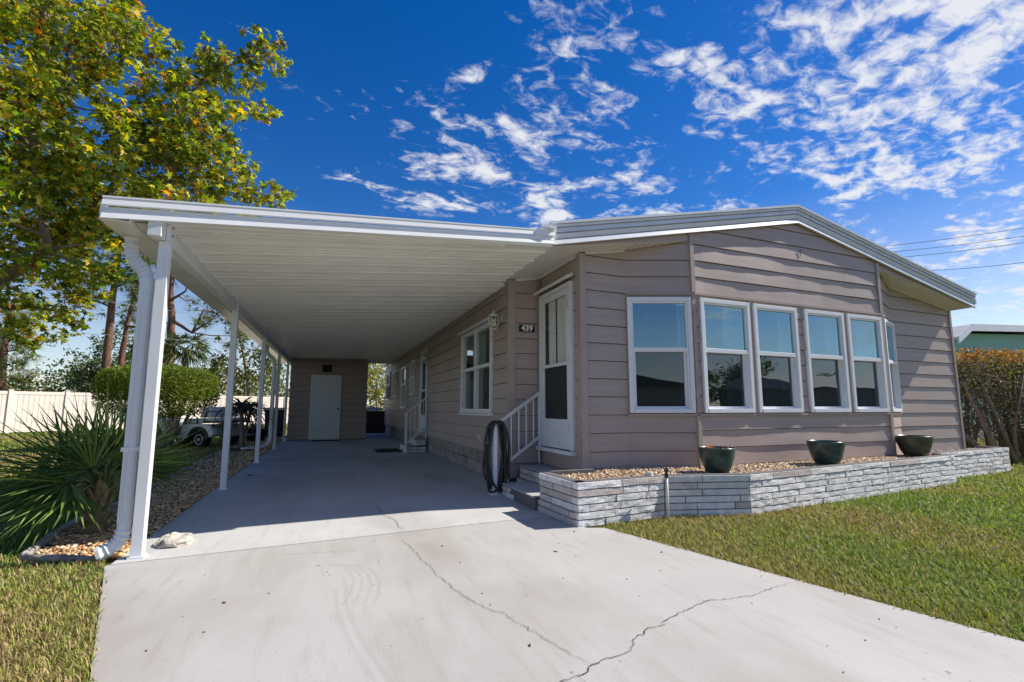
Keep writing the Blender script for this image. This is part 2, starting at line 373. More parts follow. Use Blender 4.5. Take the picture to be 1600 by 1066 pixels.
# cracks in the paint and concrete
def crack(pts, w0, parent, seed):
    g = random.Random(seed); P = []
    for (a, b) in zip(pts[:-1], pts[1:]):
        n = max(2, int(math.dist(a, b) / .022))
        for k in range(n):
            t = k / n; P.append((a[0] + (b[0] - a[0]) * t + g.gauss(0, .0055), a[1] + (b[1] - a[1]) * t + g.gauss(0, .0055)))
    P.append(pts[-1]); mb = MB(); L = []; Rr = []
    for k, p in enumerate(P):
        q0, q1 = P[max(k - 1, 0)], P[min(k + 1, len(P) - 1)]; dx, dy = q1[0] - q0[0], q1[1] - q0[1]; l = math.hypot(dx, dy) or 1
        w = w0 * g.uniform(.45, 1.25) * min(1, .25 + k / 10, .25 + (len(P) - 1 - k) / 10); L.append((p[0] - dy / l * w, p[1] + dx / l * w)); Rr.append((p[0] + dy / l * w, p[1] - dx / l * w))
    for k in range(len(P) - 1): mb.quad((*Rr[k], .0045), (*Rr[k + 1], .0045), (*L[k + 1], .0045), (*L[k], .0045))
    return mb.build('crack', 'crack', parent)
C1 = [(.525, 5.464), (.542, 4.795), (.628, 4.539), (.627, 4.129), (.585, 3.877), (.635, 3.586), (.641, 3.363), (.671, 3.168), (.679, 2.976), (.707, 2.829), (.717, 2.691), (.77, 2.52), (.806, 2.412), (.876, 2.321), (.886, 2.226), (.926, 2.119), (.961, 1.989), (.99, 1.867), (1.017, 1.782), (1.043, 1.751)]
C2 = [(.70, 1.55), (.79, 1.66), (.875, 1.703), (.948, 1.711), (1.043, 1.751), (1.105, 1.779), (1.178, 1.772), (1.258, 1.819), (1.307, 1.872), (1.422, 1.924), (1.512, 1.937), (1.594, 1.978), (1.758, 2.031), (1.955, 2.083), (2.064, 2.058), (2.206, 2.04), (2.399, 2.082), (2.581, 2.105)]
C1a = [p for p in C1 if p[1] > 4.1]; crack(C1a, .0024, slab, 1).location.z += .004; crack([p for p in C1 if p[1] < 4.0], .0016, drive, 2); crack(C2, .0019, drive, 3)
crack([(.95, 1.72), (.93, 1.62), (.97, 1.5)], .002, drive, 4)

# curved tyre scuffs and bits of debris on the paint
def ribbon(pts, w, seed):
    g = random.Random(seed); mb = MB(); P = [Vector((*p, 0)) for p in pts]; P = [((1 - t) ** 2) * P[0] + 2 * t * (1 - t) * P[1] + t * t * P[2] for t in [k / 16 for k in range(17)]]
    for a, b in zip(P[:-1], P[1:]):
        d = (b - a).normalized(); n = Vector((-d.y, d.x, 0)) * w * g.uniform(.6, 1.1); mb.quad(a - n + Vector((0, 0, .0042)), b - n + Vector((0, 0, .0042)), b + n + Vector((0, 0, .0042)), a + n + Vector((0, 0, .0042)))
    return mb.build('tyre_scuff', 'scuff', drive)
for k in range(4):
    o = k * .045; ribbon([(.05 + o * .9, 3.45 - o * .4), (.30 + o, 3.22), (.12 + o * 1.15, 2.72 - o * .3)], .011, k)
for k in range(2): ribbon([(.10 + k * .05, 3.0), (.05 + k * .05, 2.5), (.32 + k * .05, 1.55)], .012, 20 + k)
for k in range(3): ribbon([(-.30 + k * .05, 3.78), (.0, 3.72), (.25, 3.74 - k * .03)], .010, 30 + k)
g = random.Random(77); mb = MB()
for k in range(45):
    y_ = g.uniform(1.3, 3.8); x_ = g.uniform(dline(*DL, y_) + .05, dline(*DR, y_) - .05); a = g.uniform(0, 6.28); r_ = g.uniform(.0012, .0036) * (2.4 if g.random() < .08 else 1); c_, s_ = math.cos(a), math.sin(a)
    q = [(x_ + r_ * (u * c_ * 1.6 - v * s_), y_ + r_ * (u * s_ * 1.6 + v * c_)) for u, v in ((-1, -.5), (.8, -.7), (1, .4), (-.5, .8))]; mb.hexa([(*p, .001) for p in q], [(*p, .003 + r_ * .3) for p in q])
mb.build('debris', 'pot_soil', drive)['kind'] = 'stuff'
# ================================================================ the mobile home
XW, YR, XD, YF, YB, XE, YE = 2.242, 5.803, 2.689, 4.669, 4.371, 9.90, 20.0
B1, B2, B3, B4 = (3.287, YF), (4.05, YB), (7.55, YB), (8.31, YF)
RX, RL, RRt, RY0, RY1 = 5.90, 2.15, 9.96, 4.325, 20.3         # roof: ridge, eaves, front, back
SL = (3.77 - 2.97) / (RX - RL); 
def roof_z(x, base): return base + SL * (min(x, 2 * RX - x) - RL)   # base = height at the left eave
def gab_z(x): return roof_z(x, 2.735)
def soff_z(x): return 2.735 + .166 * (min(x, 2 * RX + .0 - x) - RL)
house = thing('mobile_home', (6, 12, 0), 'taupe lap-sided mobile home with low white gable roof and bay of six windows', 'house')
def cells(L, z0, z1, holes):
    us = sorted({0, L, *[h[0] for h in holes], *[h[1] for h in holes]}); zs = sorted({z0, z1, *[h[2] for h in holes], *[h[3] for h in holes]})
    us = [u for u in us if 0 <= u <= L]; zs = [z for z in zs if z0 <= z <= z1]
    for ua, ub in zip(us[:-1], us[1:]):
        for za, zb in zip(zs[:-1], zs[1:]):
            um, zm = (ua + ub) / 2, (za + zb) / 2
            if not any(h[0] < um < h[1] and h[2] < zm < h[3] for h in holes): yield ua, ub, za, zb
def wall(name, A, B, z0, ztop, holes=(), lines=(.53, .207), parent=None, boards=True, thick=.07, wave=.0016, inset=(0, 0), mats=('siding', 'shade_dark')):
    """lap-sided wall from A to B (left to right seen from outside); ztop is a number or a function of u"""
    A, B = Vector((*A, 0)), Vector((*B, 0)); L = (B - A).length; d = (B - A) / L; nrm = Vector((d.y, -d.x, 0))
    zt = ztop if callable(ztop) else (lambda u: ztop)
    zmax = max(zt(u) for u in np.linspace(0, L, 40))
    P = lambda u, o, z: A + d * u + nrm * o + Vector((0, 0, z))
    mb = MB()
    for ua, ub, za, zb in cells(L, z0, zmax, holes):
        n = max(1, int((ub - ua) / .5)) if callable(ztop) else 1
        for k in range(n):
            a, b = ua + (ub - ua) * k / n, ua + (ub - ua) * (k + 1) / n
            ta, tb = min(zb, zt(a)), min(zb, zt(b))
            if ta <= za + 1e-3 and tb <= za + 1e-3: continue
            ta, tb = max(ta, za + .001), max(tb, za + .001)
            mb.hexa([P(a, 0, za), P(b, 0, za), P(b, -thick, za), P(a, -thick, za)], [P(a, 0, ta), P(b, 0, tb), P(b, -thick, tb), P(a, -thick, ta)])
    w = mb.build(name, mats[1], parent)
    if not boards: return w
    zl = [z0] + [lines[0] + lines[1] * k for k in range(-3, 30) if z0 + .02 < lines[0] + lines[1] * k < zmax - .01] + [zmax]
    g = random.Random(len(name) * 7 + int(L * 100))
    for za, zb in zip(zl[:-1], zl[1:]):
        ph = [g.uniform(0, 6.28) for _ in range(4)]; am = wave * g.uniform(.5, 1.3)
        off = lambda u, z: .002 + (.0160 if name == 'bay_front' else .0150) * (zb - z) / max(.05, zb - za) + am * (math.sin(u * 2.9 + ph[0]) + .6 * math.sin(u * 6.7 + ph[1]) + .35 * math.sin(u * 12 + ph[2])) * (.3 + .7 * (zb - z) / (zb - za))
        hs_ = [h for h in holes if h[2] < zb and h[3] > za]; mb = MB()
        cl_ = []
        for ua, ub, a_, b_ in cells(L, za, zb - .008 if zb < zmax else zb, [(h[0], h[1], max(h[2], za), min(h[3], zb)) for h in hs_]):  # open gap shows the dark backing as the shade line under each lap
            ua, ub = max(ua, inset[0]), min(ub, L - inset[1])
            if ub - ua >= .004: cl_.append((ua, ub, a_, b_))
        # one board for every run of cells that touch
        grp = []
        for c in cl_:
            hit = [q for q in grp if any(c[0] <= e[1] + 1e-4 and e[0] <= c[1] + 1e-4 and c[2] <= e[3] + 1e-4 and e[2] <= c[3] + 1e-4 for e in q)]
            new = [c]
            for q in hit: new += q; grp.remove(q)
            grp.append(new)
        for run in grp:
            mb = MB()
            for ua, ub, a_, b_ in run:
                n = max(1, int((ub - ua) / .17)) if wave else 1
                for k in range(n):
                    p, q = ua + (ub - ua) * k / n, ua + (ub - ua) * (k + 1) / n
                    tp, tq = min(b_, zt(p)), min(b_, zt(q))
                    if tp <= a_ + .002 and tq <= a_ + .002: continue
                    tp, tq = max(tp, a_ + .001), max(tq, a_ + .001)
                    mb.quad(P(p, off(p, a_), a_), P(q, off(q, a_), a_), P(q, off(q, tq), tq), P(p, off(p, tp), tp))
                    mb.quad(P(p, .0005, a_), P(q, .0005, a_), P(q, off(q, a_), a_), P(p, off(p, a_), a_))
            if mb.f: mb.build('siding_board', mats[0], w)
    return w
def trim(name, pts, w, h, parent, m='siding_trim'):  # straight strip
    return MB().bar(pts[0], pts[1], w, h).build(name, m, parent)
LY = YE - YR                       # side wall: u runs from the back corner towards the camera
U = lambda y: YE - y
side_holes = [(U(8.10), U(6.45), .955, 2.305), (U(12.0), U(11.2), .5, 2.44), (U(13.5), U(12.98), 1.37, 2.36), (U(15.3), U(14.4), 1.01, 2.29), (U(16.9), U(16.35), 1.40, 2.34), (U(19.4), U(18.3), 1.33, 2.38)]
wall('side_wall', (XW, YE), (XW, YR), .385, 2.745, side_holes, parent=house, wave=.0009)
wall('number_wall', (XW, YR), (XD, YR), .12, lambda u: soff_z(XW + u) - .004, (), (.510, .207), parent=house, wave=.0006)
door_hole = (YR - 5.735, YR - 4.83, .52, 2.535)
wall('entry_wall', (XD, YR), (XD, YF), .12, soff_z(XD) - .004, [door_hole], (.510, .207), parent=house, wave=.0006)
wall('front_wall', (XD, YF), B1, .30, lambda u: soff_z(XD + u) - .004, (), parent=house, inset=(.05, 0))
FL = math.dist(B1, B2)
W1 = (.012, FL - .03)
wall('bay_side', B1, B2, .30, lambda u: soff_z(B1[0] + u * (B2[0] - B1[0]) / FL) - .004, [(W1[0], W1[1], .955, 2.345)], parent=house, wave=.0010)
CW = [(4.125, 4.925), (4.985, 5.765), (5.905, 6.685), (6.755, 7.50)]
wall('bay_front', B2, B3, .30, lambda u: gab_z(B2[0] + u) + .02, [(a - B2[0], b - B2[0], .955, 2.345) for a, b in CW], (.560, .2045), parent=house, wave=.0040)
wall('bay_side', B3, B4, .30, lambda u: soff_z(B3[0] + u * (B4[0] - B3[0]) / FL) - .004, [(.03, FL - .012, .955, 2.345)], parent=house, wave=.0010)
wall('front_wall', B4, (XE, YF), .30, lambda u: soff_z(B4[0] + u) - .004, (), parent=house, wave=.0016)
wall('end_wall', (XE, YF), (XE, YE), .30, 2.735, (), parent=house, boards=False, mats=('siding', 'siding_trim'))
wall('back_wall', (XE, YE), (XW, YE), .30, lambda u: soff_z(XE - u) - .004, (), parent=house, boards=False, mats=('siding', 'siding_trim'))
# corner posts and bay trims
MB().slab([(XD - .035, YF - .042), (XD + .05, YF - .042), (XD + .05, YF - .004), (XD - .004, YF + .055), (XD - .035, YF + .055)], .30, soff_z(XD) - .012).build('corner_post', 'siding_trim', house, bevel=.006)
MB().slab([(XW - .03, YR - .03), (XW + .075, YR - .03), (XW + .075, YR - .004), (XW - .004, YR + .06), (XW - .03, YR + .06)], .30, 2.738).build('corner_post', 'siding_trim', house, bevel=.004)
MB().box(XE - .03, XE + .025, YF - .028, YF + .03, .30, soff_z(XE) - .012).build('corner_post', 'siding_trim', house, bevel=.004)
MB().box(XD - .045, XD - .018, YR - .05, YR - .02, .12, soff_z(XD) - .03).build('corner_pipe', 'siding_trim', house)
for (x, y), s in ((B2, -1), (B3, 1)):
    MB().box(x - .028, x + .028, y - .030, y + .01, .31, .925).build('bay_trim', 'siding_trim', house)
    MB().box(x - .028, x + .028, y - .030, y + .01, 2.40, gab_z(x) - .012).build('bay_trim', 'siding_trim', house)
    MB().box(x - .022, x + .022, y - .024, y + .01, .957, 2.372).build('bay_trim', 'siding_trim', house)
for z in (.94, 2.385):
    for a, b in ((B1, B2), (B2, B3), (B3, B4)):
        A_, B_ = Vector((*a, z)), Vector((*b, z)); d = (B_ - A_).normalized(); o = Vector((d.y, -d.x, 0)) * .012
        MB().bar(A_ + o + d * .004, B_ + o - d * .004, .042, .026).build('bay_band', 'siding_trim', house)
for x in (4.955, 6.72): MB().box(x - .028, x + .028, YB - .02, YB + .01, .957, 2.37).build('mullion', 'siding_trim', house)
# ---- windows
def window(A, B, z0, z1, rail, sashes=1, parent=house, glassm='window_glass', depth=.045, fw=.048, curtain=None, lower_screen=True, slim=False):
    """single-hung window set in a wall; A to B left to right seen from outside"""
    A, B = Vector((*A, 0)), Vector((*B, 0)); L = (B - A).length; d = (B - A) / L; n = Vector((d.y, -d.x, 0))
    P = lambda u, o, z: A + d * u + n * o + Vector((0, 0, z))
    def bx(mb, u0, u1, o0, o1, a, b): mb.hexa([P(u0, o1, a), P(u1, o1, a), P(u1, o0, a), P(u0, o0, a)], [P(u0, o1, b), P(u1, o1, b), P(u1, o0, b), P(u0, o0, b)])
    mb = MB()
    bx(mb, 0, fw, -.05, depth, z0, z1); bx(mb, L - fw, L, -.05, depth, z0, z1); bx(mb, fw, L - fw, -.05, depth, z1 - fw, z1); bx(mb, fw, L - fw, -.05, depth + .004, z0, z0 + fw)
    # inner lip, stepped back
    f2 = fw * .45
    bx(mb, fw, fw + f2, -.05, depth - .016, z0 + fw, z1 - fw); bx(mb, L - fw - f2, L - fw, -.05, depth - .016, z0 + fw, z1 - fw); bx(mb, fw + f2, L - fw - f2, -.05, depth - .016, z1 - fw - f2, z1 - fw)
    fr = mb.build('window', 'white_vinyl', parent, bevel=.003)
    mb = MB(); bx(mb, fw + .002, L - fw - .002, -.03, depth - .006, rail - .026, rail + .026); mb.build('meeting_rail', 'white_vinyl', fr, bevel=.004)
    cuts = [fw + f2 + (L - 2 * fw - 2 * f2) * k / sashes for k in range(sashes + 1)]
    for k in range(1, sashes):
        mb = MB(); bx(mb, cuts[k] - .022, cuts[k] + .022, -.03, depth - .008, z0 + fw + .001, z1 - fw - .001); mb.build('mullion', 'white_vinyl', fr, bevel=.003)
    for a, b in zip(cuts[:-1], cuts[1:]):
        mb = MB(); mb.quad(P(a, .006, rail), P(b, .006, rail), P(b, .006, z1 - fw), P(a, .006, z1 - fw)); mb.build('upper_pane', glassm, fr)
        s = .026; mb = MB(); o0, o1 = -.036, -.012
        if not slim:
            bx(mb, a, a + s, o0, o1, z0 + fw, rail - .02); bx(mb, b - s, b, o0, o1, z0 + fw, rail - .02); bx(mb, a + s, b - s, o0, o1, z0 + fw, z0 + fw + s * 1.1)
            mb.build('lower_sash', 'white_vinyl', fr)
        mb = MB(); mb.quad(P(a, -.028, z0 + fw), P(b, -.028, z0 + fw), P(b, -.028, rail), P(a, -.028, rail)); mb.build('lower_pane', 'lower_glass' if glassm == 'window_glass' else glassm, fr)
        if lower_screen:
            mb = MB(); mb.quad(P(a, -.042, z0 + fw), P(b, -.042, z0 + fw), P(b, -.042, rail), P(a, -.042, rail)); mb.build('insect_screen', 'insect_screen', fr)
    if curtain:
        u0, u1, za, zb = curtain; mb = MB(); m = 26
        for k in range(m):
            p, q = u0 + (u1 - u0) * k / m, u0 + (u1 - u0) * (k + 1) / m
            o = lambda t: -.16 + .018 * math.sin(t * 75) + .012 * math.sin(t * 33)
            mb.quad(P(p, o(p), za), P(q, o(q), za), P(q, o(q), zb), P(p, o(p), zb))
        mb.build('curtain', 'sheer', fr, smooth=True)
    return fr
def lerp2(a, b, t): return (a[0] + (b[0] - a[0]) * t, a[1] + (b[1] - a[1]) * t)
ZW0, ZW1, ZR = .962, 2.338, 1.705
window(lerp2(B1, B2, (W1[0] + .006) / FL), lerp2(B1, B2, (W1[1] - .006) / FL), ZW0, ZW1, ZR, curtain=(.66, .80, .7, 2.4))
cur = [(.55, .92, .7, 2.4), (.66, .92, .7, 2.4), (.62, .84, .7, 2.4), (.46, .86, .7, 2.4)]
for (a, b), c in zip(CW, cur): window((a + .006, YB), (b - .006, YB), ZW0, ZW1, ZR, curtain=c)
window(lerp2(B3, B4, .036 / FL), lerp2(B3, B4, (FL - .018) / FL), ZW0, ZW1, ZR)
# side windows (u from back to front)
window((XW, 8.09), (XW, 6.46), .965, 2.295, 1.66, 2, glassm='clear_glass', fw=.04, depth=.05, curtain=(.1, .8, 1.0, 2.25), slim=True)
MB().box(XW - .10, XW - .018, 6.42, 8.20, 2.312, 2.345).build('window_hood', 'white_metal', house, bevel=.004)
MB().box(XW - .062, XW - .004, 6.43, 8.13, .905, .962).build('window_sill', 'white_vinyl', house, bevel=.003)
mb = MB()
for k in range(11): mb.box(XW - .0655, XW - .0615, 6.52 + k * .15, 6.60 + k * .15, .928, .938)
mb.build('weep_slots', 'dark_metal', house)
for (y0, y1, a, b, r) in ((12.985, 13.495, 1.375, 2.355, 1.86), (14.405, 15.295, 1.015, 2.285, 1.75), (16.355, 16.895, 1.405, 2.335, 1.9), (18.305, 19.395, 1.335, 2.375, 1.9)):
    window((XW, y1), (XW, y0), a, b, r, glassm='clear_glass', fw=.04, depth=.055, slim=True)
# ---- storm doors
def storm_door(x, y0, y1, z0, z1, mid, kick, curtained, hood):
    """door in a wall that faces -X; y0 near the camera"""
    mb = MB(); f = .05
    mb.box(x - .05, x + .02, y0, y0 + f, z0, z1).box(x - .05, x + .02, y1 - f, y1, z0, z1).box(x - .05, x + .02, y0 + f, y1 - f, z1 - f, z1)
    d = mb.build('storm_door', 'door_white', house, bevel=.004)
    a, b, s = y0 + f + .006, y1 - f - .006, .075; xo, xi = x - .042, x - .012
    mb = MB().box(xo, xi, a, a + s, z0 + .01, z1 - f - .006).box(xo, xi, b - s, b, z0 + .01, z1 - f - .006).box(xo, xi, a + s, b - s, z1 - f - s, z1 - f - .006).box(xo, xi, a + s, b - s, mid - .02, mid + .02).box(xo, xi, a + s, b - s, z0 + .01, z0 + .06)
    mb.build('door_frame', 'door_white', d, bevel=.003)
    MB().box(xo + .008, xi - .006, a + s, b - s, z0 + .06, kick).build('kick_panel', 'door_white', d, bevel=.004)
    MB().quad((x - .025, a + s, mid + .02), (x - .025, b - s, mid + .02), (x - .025, b - s, z1 - f - s), (x - .025, a + s, z1 - f - s)).build('upper_pane', 'window_glass' if not curtained else 'clear_glass', d)
    MB().quad((x - .027, a + s, kick), (x - .027, b - s, kick), (x - .027, b - s, mid - .02), (x - .027, a + s, mid - .02)).build('insect_screen', 'insect_screen', d)
    MB().box(x + .035, x + .06, y0 + .02, y1 - .02, z0, z1).build('inner_door', 'dark_interior', d)
    if curtained:
        mb = MB(); m = 44; c0, c1 = a + s - .01, b - s - .06
        for k in range(m):
            p, q = c0 + (c1 - c0) * k / m, c0 + (c1 - c0) * (k + 1) / m
            if abs((p + q) / 2 - (c0 + (c1 - c0) * .63)) < .010: continue
            o = lambda t: x + .012 + .006 * math.sin(t * 160) + .005 * math.sin(t * 61)
            mb.quad((o(p), p, mid), (o(q), q, mid), (o(q), q, z1 - f - .03), (o(p), p, z1 - f - .03))
        mb.build('curtain', 'curtain', d, smooth=True)
    MB().box(x - .075, x - .043, b - .05, b - .02, mid - .62 + .42, mid - .62 + .56).build('handle', 'door_white', d, bevel=.004)
    for zz in (z0 + .25, mid, z1 - .3): MB().box(x - .058, x - .044, a - .01, a + .02, zz, zz + .07).build('hinge', 'rim', d)
    MB().box(x - .095, x - .006, y0 - .03, y1 + .04, z0 - .045, z0 - .003).build('threshold', 'white_metal', d, bevel=.006)
    if hood: MB().hexa([(x - .11, y0 - .02, z1 + .015), (x - .018, y0 - .02, z1 + .06), (x - .018, y1 + .14, z1 + .06), (x - .11, y1 + .14, z1 + .015)], [(x - .11, y0 - .02, z1 + .055), (x - .018, y0 - .02, z1 + .105), (x - .018, y1 + .14, z1 + .105), (x - .11, y1 + .14, z1 + .055)]).build('door_hood', 'white_metal', d, bevel=.003)
    return d
storm_door(XD, 4.835, 5.73, .523, 2.53, 1.555, .885, True, True)
storm_door(XW, 11.205, 11.995, .503, 2.435, 1.45, .85, False, False)
# ---- roof
def gable(mb, y0, y1, b0, b1, xl=RL, xr=RRt):
    """two sloping slabs between heights b0..b1 measured at the eave"""
    for xa, xb in ((xl, RX), (RX, xr)):
        mb.hexa([(xa, y0, roof_z(xa, b0)), (xb, y0, roof_z(xb, b0)), (xb, y1, roof_z(xb, b0)), (xa, y1, roof_z(xa, b0))], [(xa, y0, roof_z(xa, b1)), (xb, y0, roof_z(xb, b1)), (xb, y1, roof_z(xb, b1)), (xa, y1, roof_z(xa, b1))])
    return mb
roof = gable(MB(), RY0 + .02, RY1, 2.80, 2.955, RL + .03, RRt - .03).build('roof', 'white_roof_metal', house)
mb = MB()
for x in np.arange(RL + .3, RRt - .1, .45):
    if abs(x - RX) > .1: mb.bar((x, RY0 + .05, roof_z(x, 2.968)), (x, RY1, roof_z(x, 2.968)), .03, .03)
mb.build('roof_seams', 'white_roof_metal', roof)
gable(MB(), RY0 - .035, RY0 + .05, 2.957, 2.985, RL - .02, RRt + .02).build('drip_edge', 'white_roof_metal', house)
gable(MB(), RY0 - .020, RY0 + .045, 2.925, 2.952, RL - .01, RRt + .01).build('drip_edge', 'white_roof_metal', house)
# three stepped fascia strips, left and right
for xa, xb in ((RL, RX - .002), (RX + .002, RRt)):
    for b0, b1, ot, ob in ((2.866, 2.918, .000, .016), (2.803, 2.852, .006, -.010), (2.735, 2.790, -.002, .016)):
        F_ = [(xa, RY0 - ob, roof_z(xa, b0)), (xb, RY0 - ob, roof_z(xb, b0)), (xb, RY0 + .018, roof_z(xb, b0)), (xa, RY0 + .018, roof_z(xa, b0))]
        T_ = [(xa, RY0 - ot, roof_z(xa, b1)), (xb, RY0 - ot, roof_z(xb, b1)), (xb, RY0 + .018, roof_z(xb, b1)), (xa, RY0 + .018, roof_z(xa, b1))]
        MB().hexa(F_, T_).build('fascia_strip', 'white_roof_metal', house)
# end caps of the fascia at both eaves
MB().hexa([(RL - .012, RY0 - .026, 2.728), (RL + .03, RY0 - .026, 2.737), (RL + .03, RY0 + .05, 2.737), (RL - .012, RY0 + .05, 2.728)], [(RL - .045, RY0 - .03, 2.955), (RL + .05, RY0 - .03, 2.975), (RL + .05, RY0 + .05, 2.975), (RL - .045, RY0 + .05, 2.955)]).build('fascia_cap', 'white_metal', house)
MB().box(RRt, RRt + .03, RY0 - .012, RY1, 2.735, 2.955).build('eave_fascia', 'white_roof_metal', house)
MB().box(RRt + .031, RRt + .10, RY0 + .05, RY1, 2.84, 2.93).build('gutter', 'white_roof_metal', house)
MB().box(RL - .03, RL, RY0 + .06, RY1, 2.745, 2.945).build('eave_fascia', 'white_roof_metal', house)
# soffits follow the slope
def soffit(poly, name='soffit'):
    return MB().hexa([(x, y, soff_z(x)) for x, y in poly], [(x, y, soff_z(x) + .03) for x, y in poly]).build(name, 'soffit', house)
soffit([(RL + .002, YB - .004), (RX - 1.85, YB - .004), (RX - 1.85, YF + .12), (XD + .1, YF + .12), (XD + .1, YR + .1), (RL + .002, YR + .1)])
for xa, xb in ((RL + .01, RX - 1.852), (RX + 1.702, RRt - .012)):      # siding wedges between soffit and fascia
    MB().hexa([(xa, YB - .006, soff_z(xa) + .001), (xb, YB - .006, soff_z(xb) + .001), (xb, YB + .02, soff_z(xb) + .001), (xa, YB + .02, soff_z(xa) + .001)], [(xa, YB - .002, gab_z(xa) + .03), (xb, YB - .002, gab_z(xb) + .03), (xb, YB + .02, gab_z(xb) + .03), (xa, YB + .02, gab_z(xa) + .03)]).build('gable_board', 'siding', house)
soffit([(7.602, YB - .004), (RRt - .002, YB - .004), (RRt - .002, YF + .1), (7.602, YF + .1)])
MB().box(RL + .002, XW + .1, YR + .1, RY1, 2.747, 2.775).build('soffit', 'soffit', house)
MB().box(XE - .1, RRt - .002, YF + .1, RY1, 2.72, 2.734).build('soffit', 'soffit', house)
for x in np.arange(3.3, 4.1, .1): MB().box(x, x + .006, YB + .03, YF - .05, soff_z(x) - .004, soff_z(x) + .004).build('soffit_groove', 'siding_trim', house)
# mouldings where wall meets soffit
MB().bar((XW + .075, YR - .02, soff_z(XW + .075) - .018), (XD - .01, YR - .02, soff_z(XD) - .018), .022, .03).build('moulding', 'soffit', house)
MB().bar((XD - .02, YR - .03, soff_z(XD) - .022), (XD - .02, YF + .06, soff_z(XD) - .022), .022, .034).build('moulding', 'soffit', house)
MB().bar((XD + .05, YF - .022, soff_z(XD + .05) - .014), (B1[0], YF - .022, soff_z(B1[0]) - .014), .016, .022).build('moulding', 'soffit', house)
MB().bar((B4[0], YF - .022, soff_z(B4[0]) - .014), (XE - .03, YF - .022, soff_z(XE - .03) - .014), .016, .022).build('moulding', 'soffit', house)
# small scratch on the gable siding
MB().tube([(5.92, YB - .022, 3.06), (5.945, YB - .024, 3.12), (5.955, YB - .024, 3.16), (5.985, YB - .023, 3.175)], .004, 5).tube([(5.955, YB - .024, 3.16), (5.93, YB - .023, 3.18)], .003, 5).build('wire_end', 'cable', house)
# interior, so that the windows look into a room
MB().box(XW + .08, XE - .08, YR + .1, YE - .1, .45, .50).box(XD + .1, XE - .08, YF + .1, YR + .1, .45, .50).build('floor', 'dark_interior', house)
MB().box(XD + .2, XE - .08, 9.0, 9.08, .52, 2.75).build('room_wall', 'interior_wall', house)
# block skirting under the side wall
fnd = MB().box(XW + .035, XW + .12, YR + .06, YE, .0, .40).build('foundation', 'mortar', house)
me = MB().box(XW + .012, XW + .034, -.196, .196, .004, .184).build('block', 'block', fnd, org=(XW, 0, 0)).data
bpy.data.objects.remove(bpy.data.objects['block'])
for r in range(2):
    y = YR + .26 + (r % 2) * .2
    while y < YE - .2:
        o = bpy.data.objects.new('block', me); link(o, fnd, (XW + random.uniform(-.002, .002), y, .19 * r + .006)); y += .4
# ================================================================ carport
def pz(x, y): zl = 2.372 + .0195 * (y - 4.05); return zl + (2.706 - zl) * (x + 1.13) / 3.37
CF0, CF1, CRY = (-1.494, 3.90), (2.150, 4.262), 18.35
cf = lambda x: CF0[1] + (CF1[1] - CF0[1]) * (x - CF0[0]) / (CF1[0] - CF0[0])
carport = thing('carport', (.4, 11, 0), 'white aluminium carport with ribbed pan ceiling on slim square posts', 'carport')
prof = [(0, 0), (.014, 0), (.020, -.022), (.038, -.022), (.044, 0), (.090, 0), (.095, -.010), (.112, -.010), (.117, 0), (.162, 0), (.167, -.010), (.184, -.010), (.189, 0), (.236, 0), (.241, -.010), (.258, -.010), (.263, 0), (.3035, 0)]
y = 4.40
def pan(y, yend=None, x0=-1.47):
    mb = MB(); xr = lambda yy: 2.118 if yy < YR + .05 else XW - .018
    p_ = [(a, b) for a, b in prof if yend is None or y + a <= yend]
    for (a, b), (c, d) in zip(p_[:-1], p_[1:]):
        ya, yc = y + a, y + c; x1 = xr(y + .15)
        mb.hexa([(x0, ya, pz(x0, ya) + b), (x1, ya, pz(x1, ya) + b), (x1, yc, pz(x1, yc) + d), (x0, yc, pz(x0, yc) + d)], [(x0, ya, pz(x0, ya) + .03), (x1, ya, pz(x1, ya) + .03), (x1, yc, pz(x1, yc) + .03), (x0, yc, pz(x0, yc) + .03)])
    return mb.build('roof_pan', 'pan_white', carport)
while y < CRY - .1: pan(y); y += .3048
# wedge that fills up to the slanting front edge
mb = MB(); P_ = [(-1.47, cf(-1.47) + .012), (2.118, cf(2.118) + .012), (2.118, 4.398), (-1.47, 4.398)]
mb.hexa([(a, b, pz(a, b)) for a, b in P_], [(a, b, pz(a, b) + .03) for a, b in P_]).build('roof_pan', 'pan_white', carport)
for t in (.25, .5, .75):
    mb = MB(); mb.bar((-1.46, cf(-1.46) + .01 + (4.398 - cf(-1.46)) * t, pz(-1.46, 4.1) - .004), (1.6, cf(1.6) + .01 + (4.398 - cf(1.6)) * t, pz(1.6, 4.3) - .004), .014, .012); mb.build('pan_rib', 'pan_white', carport)
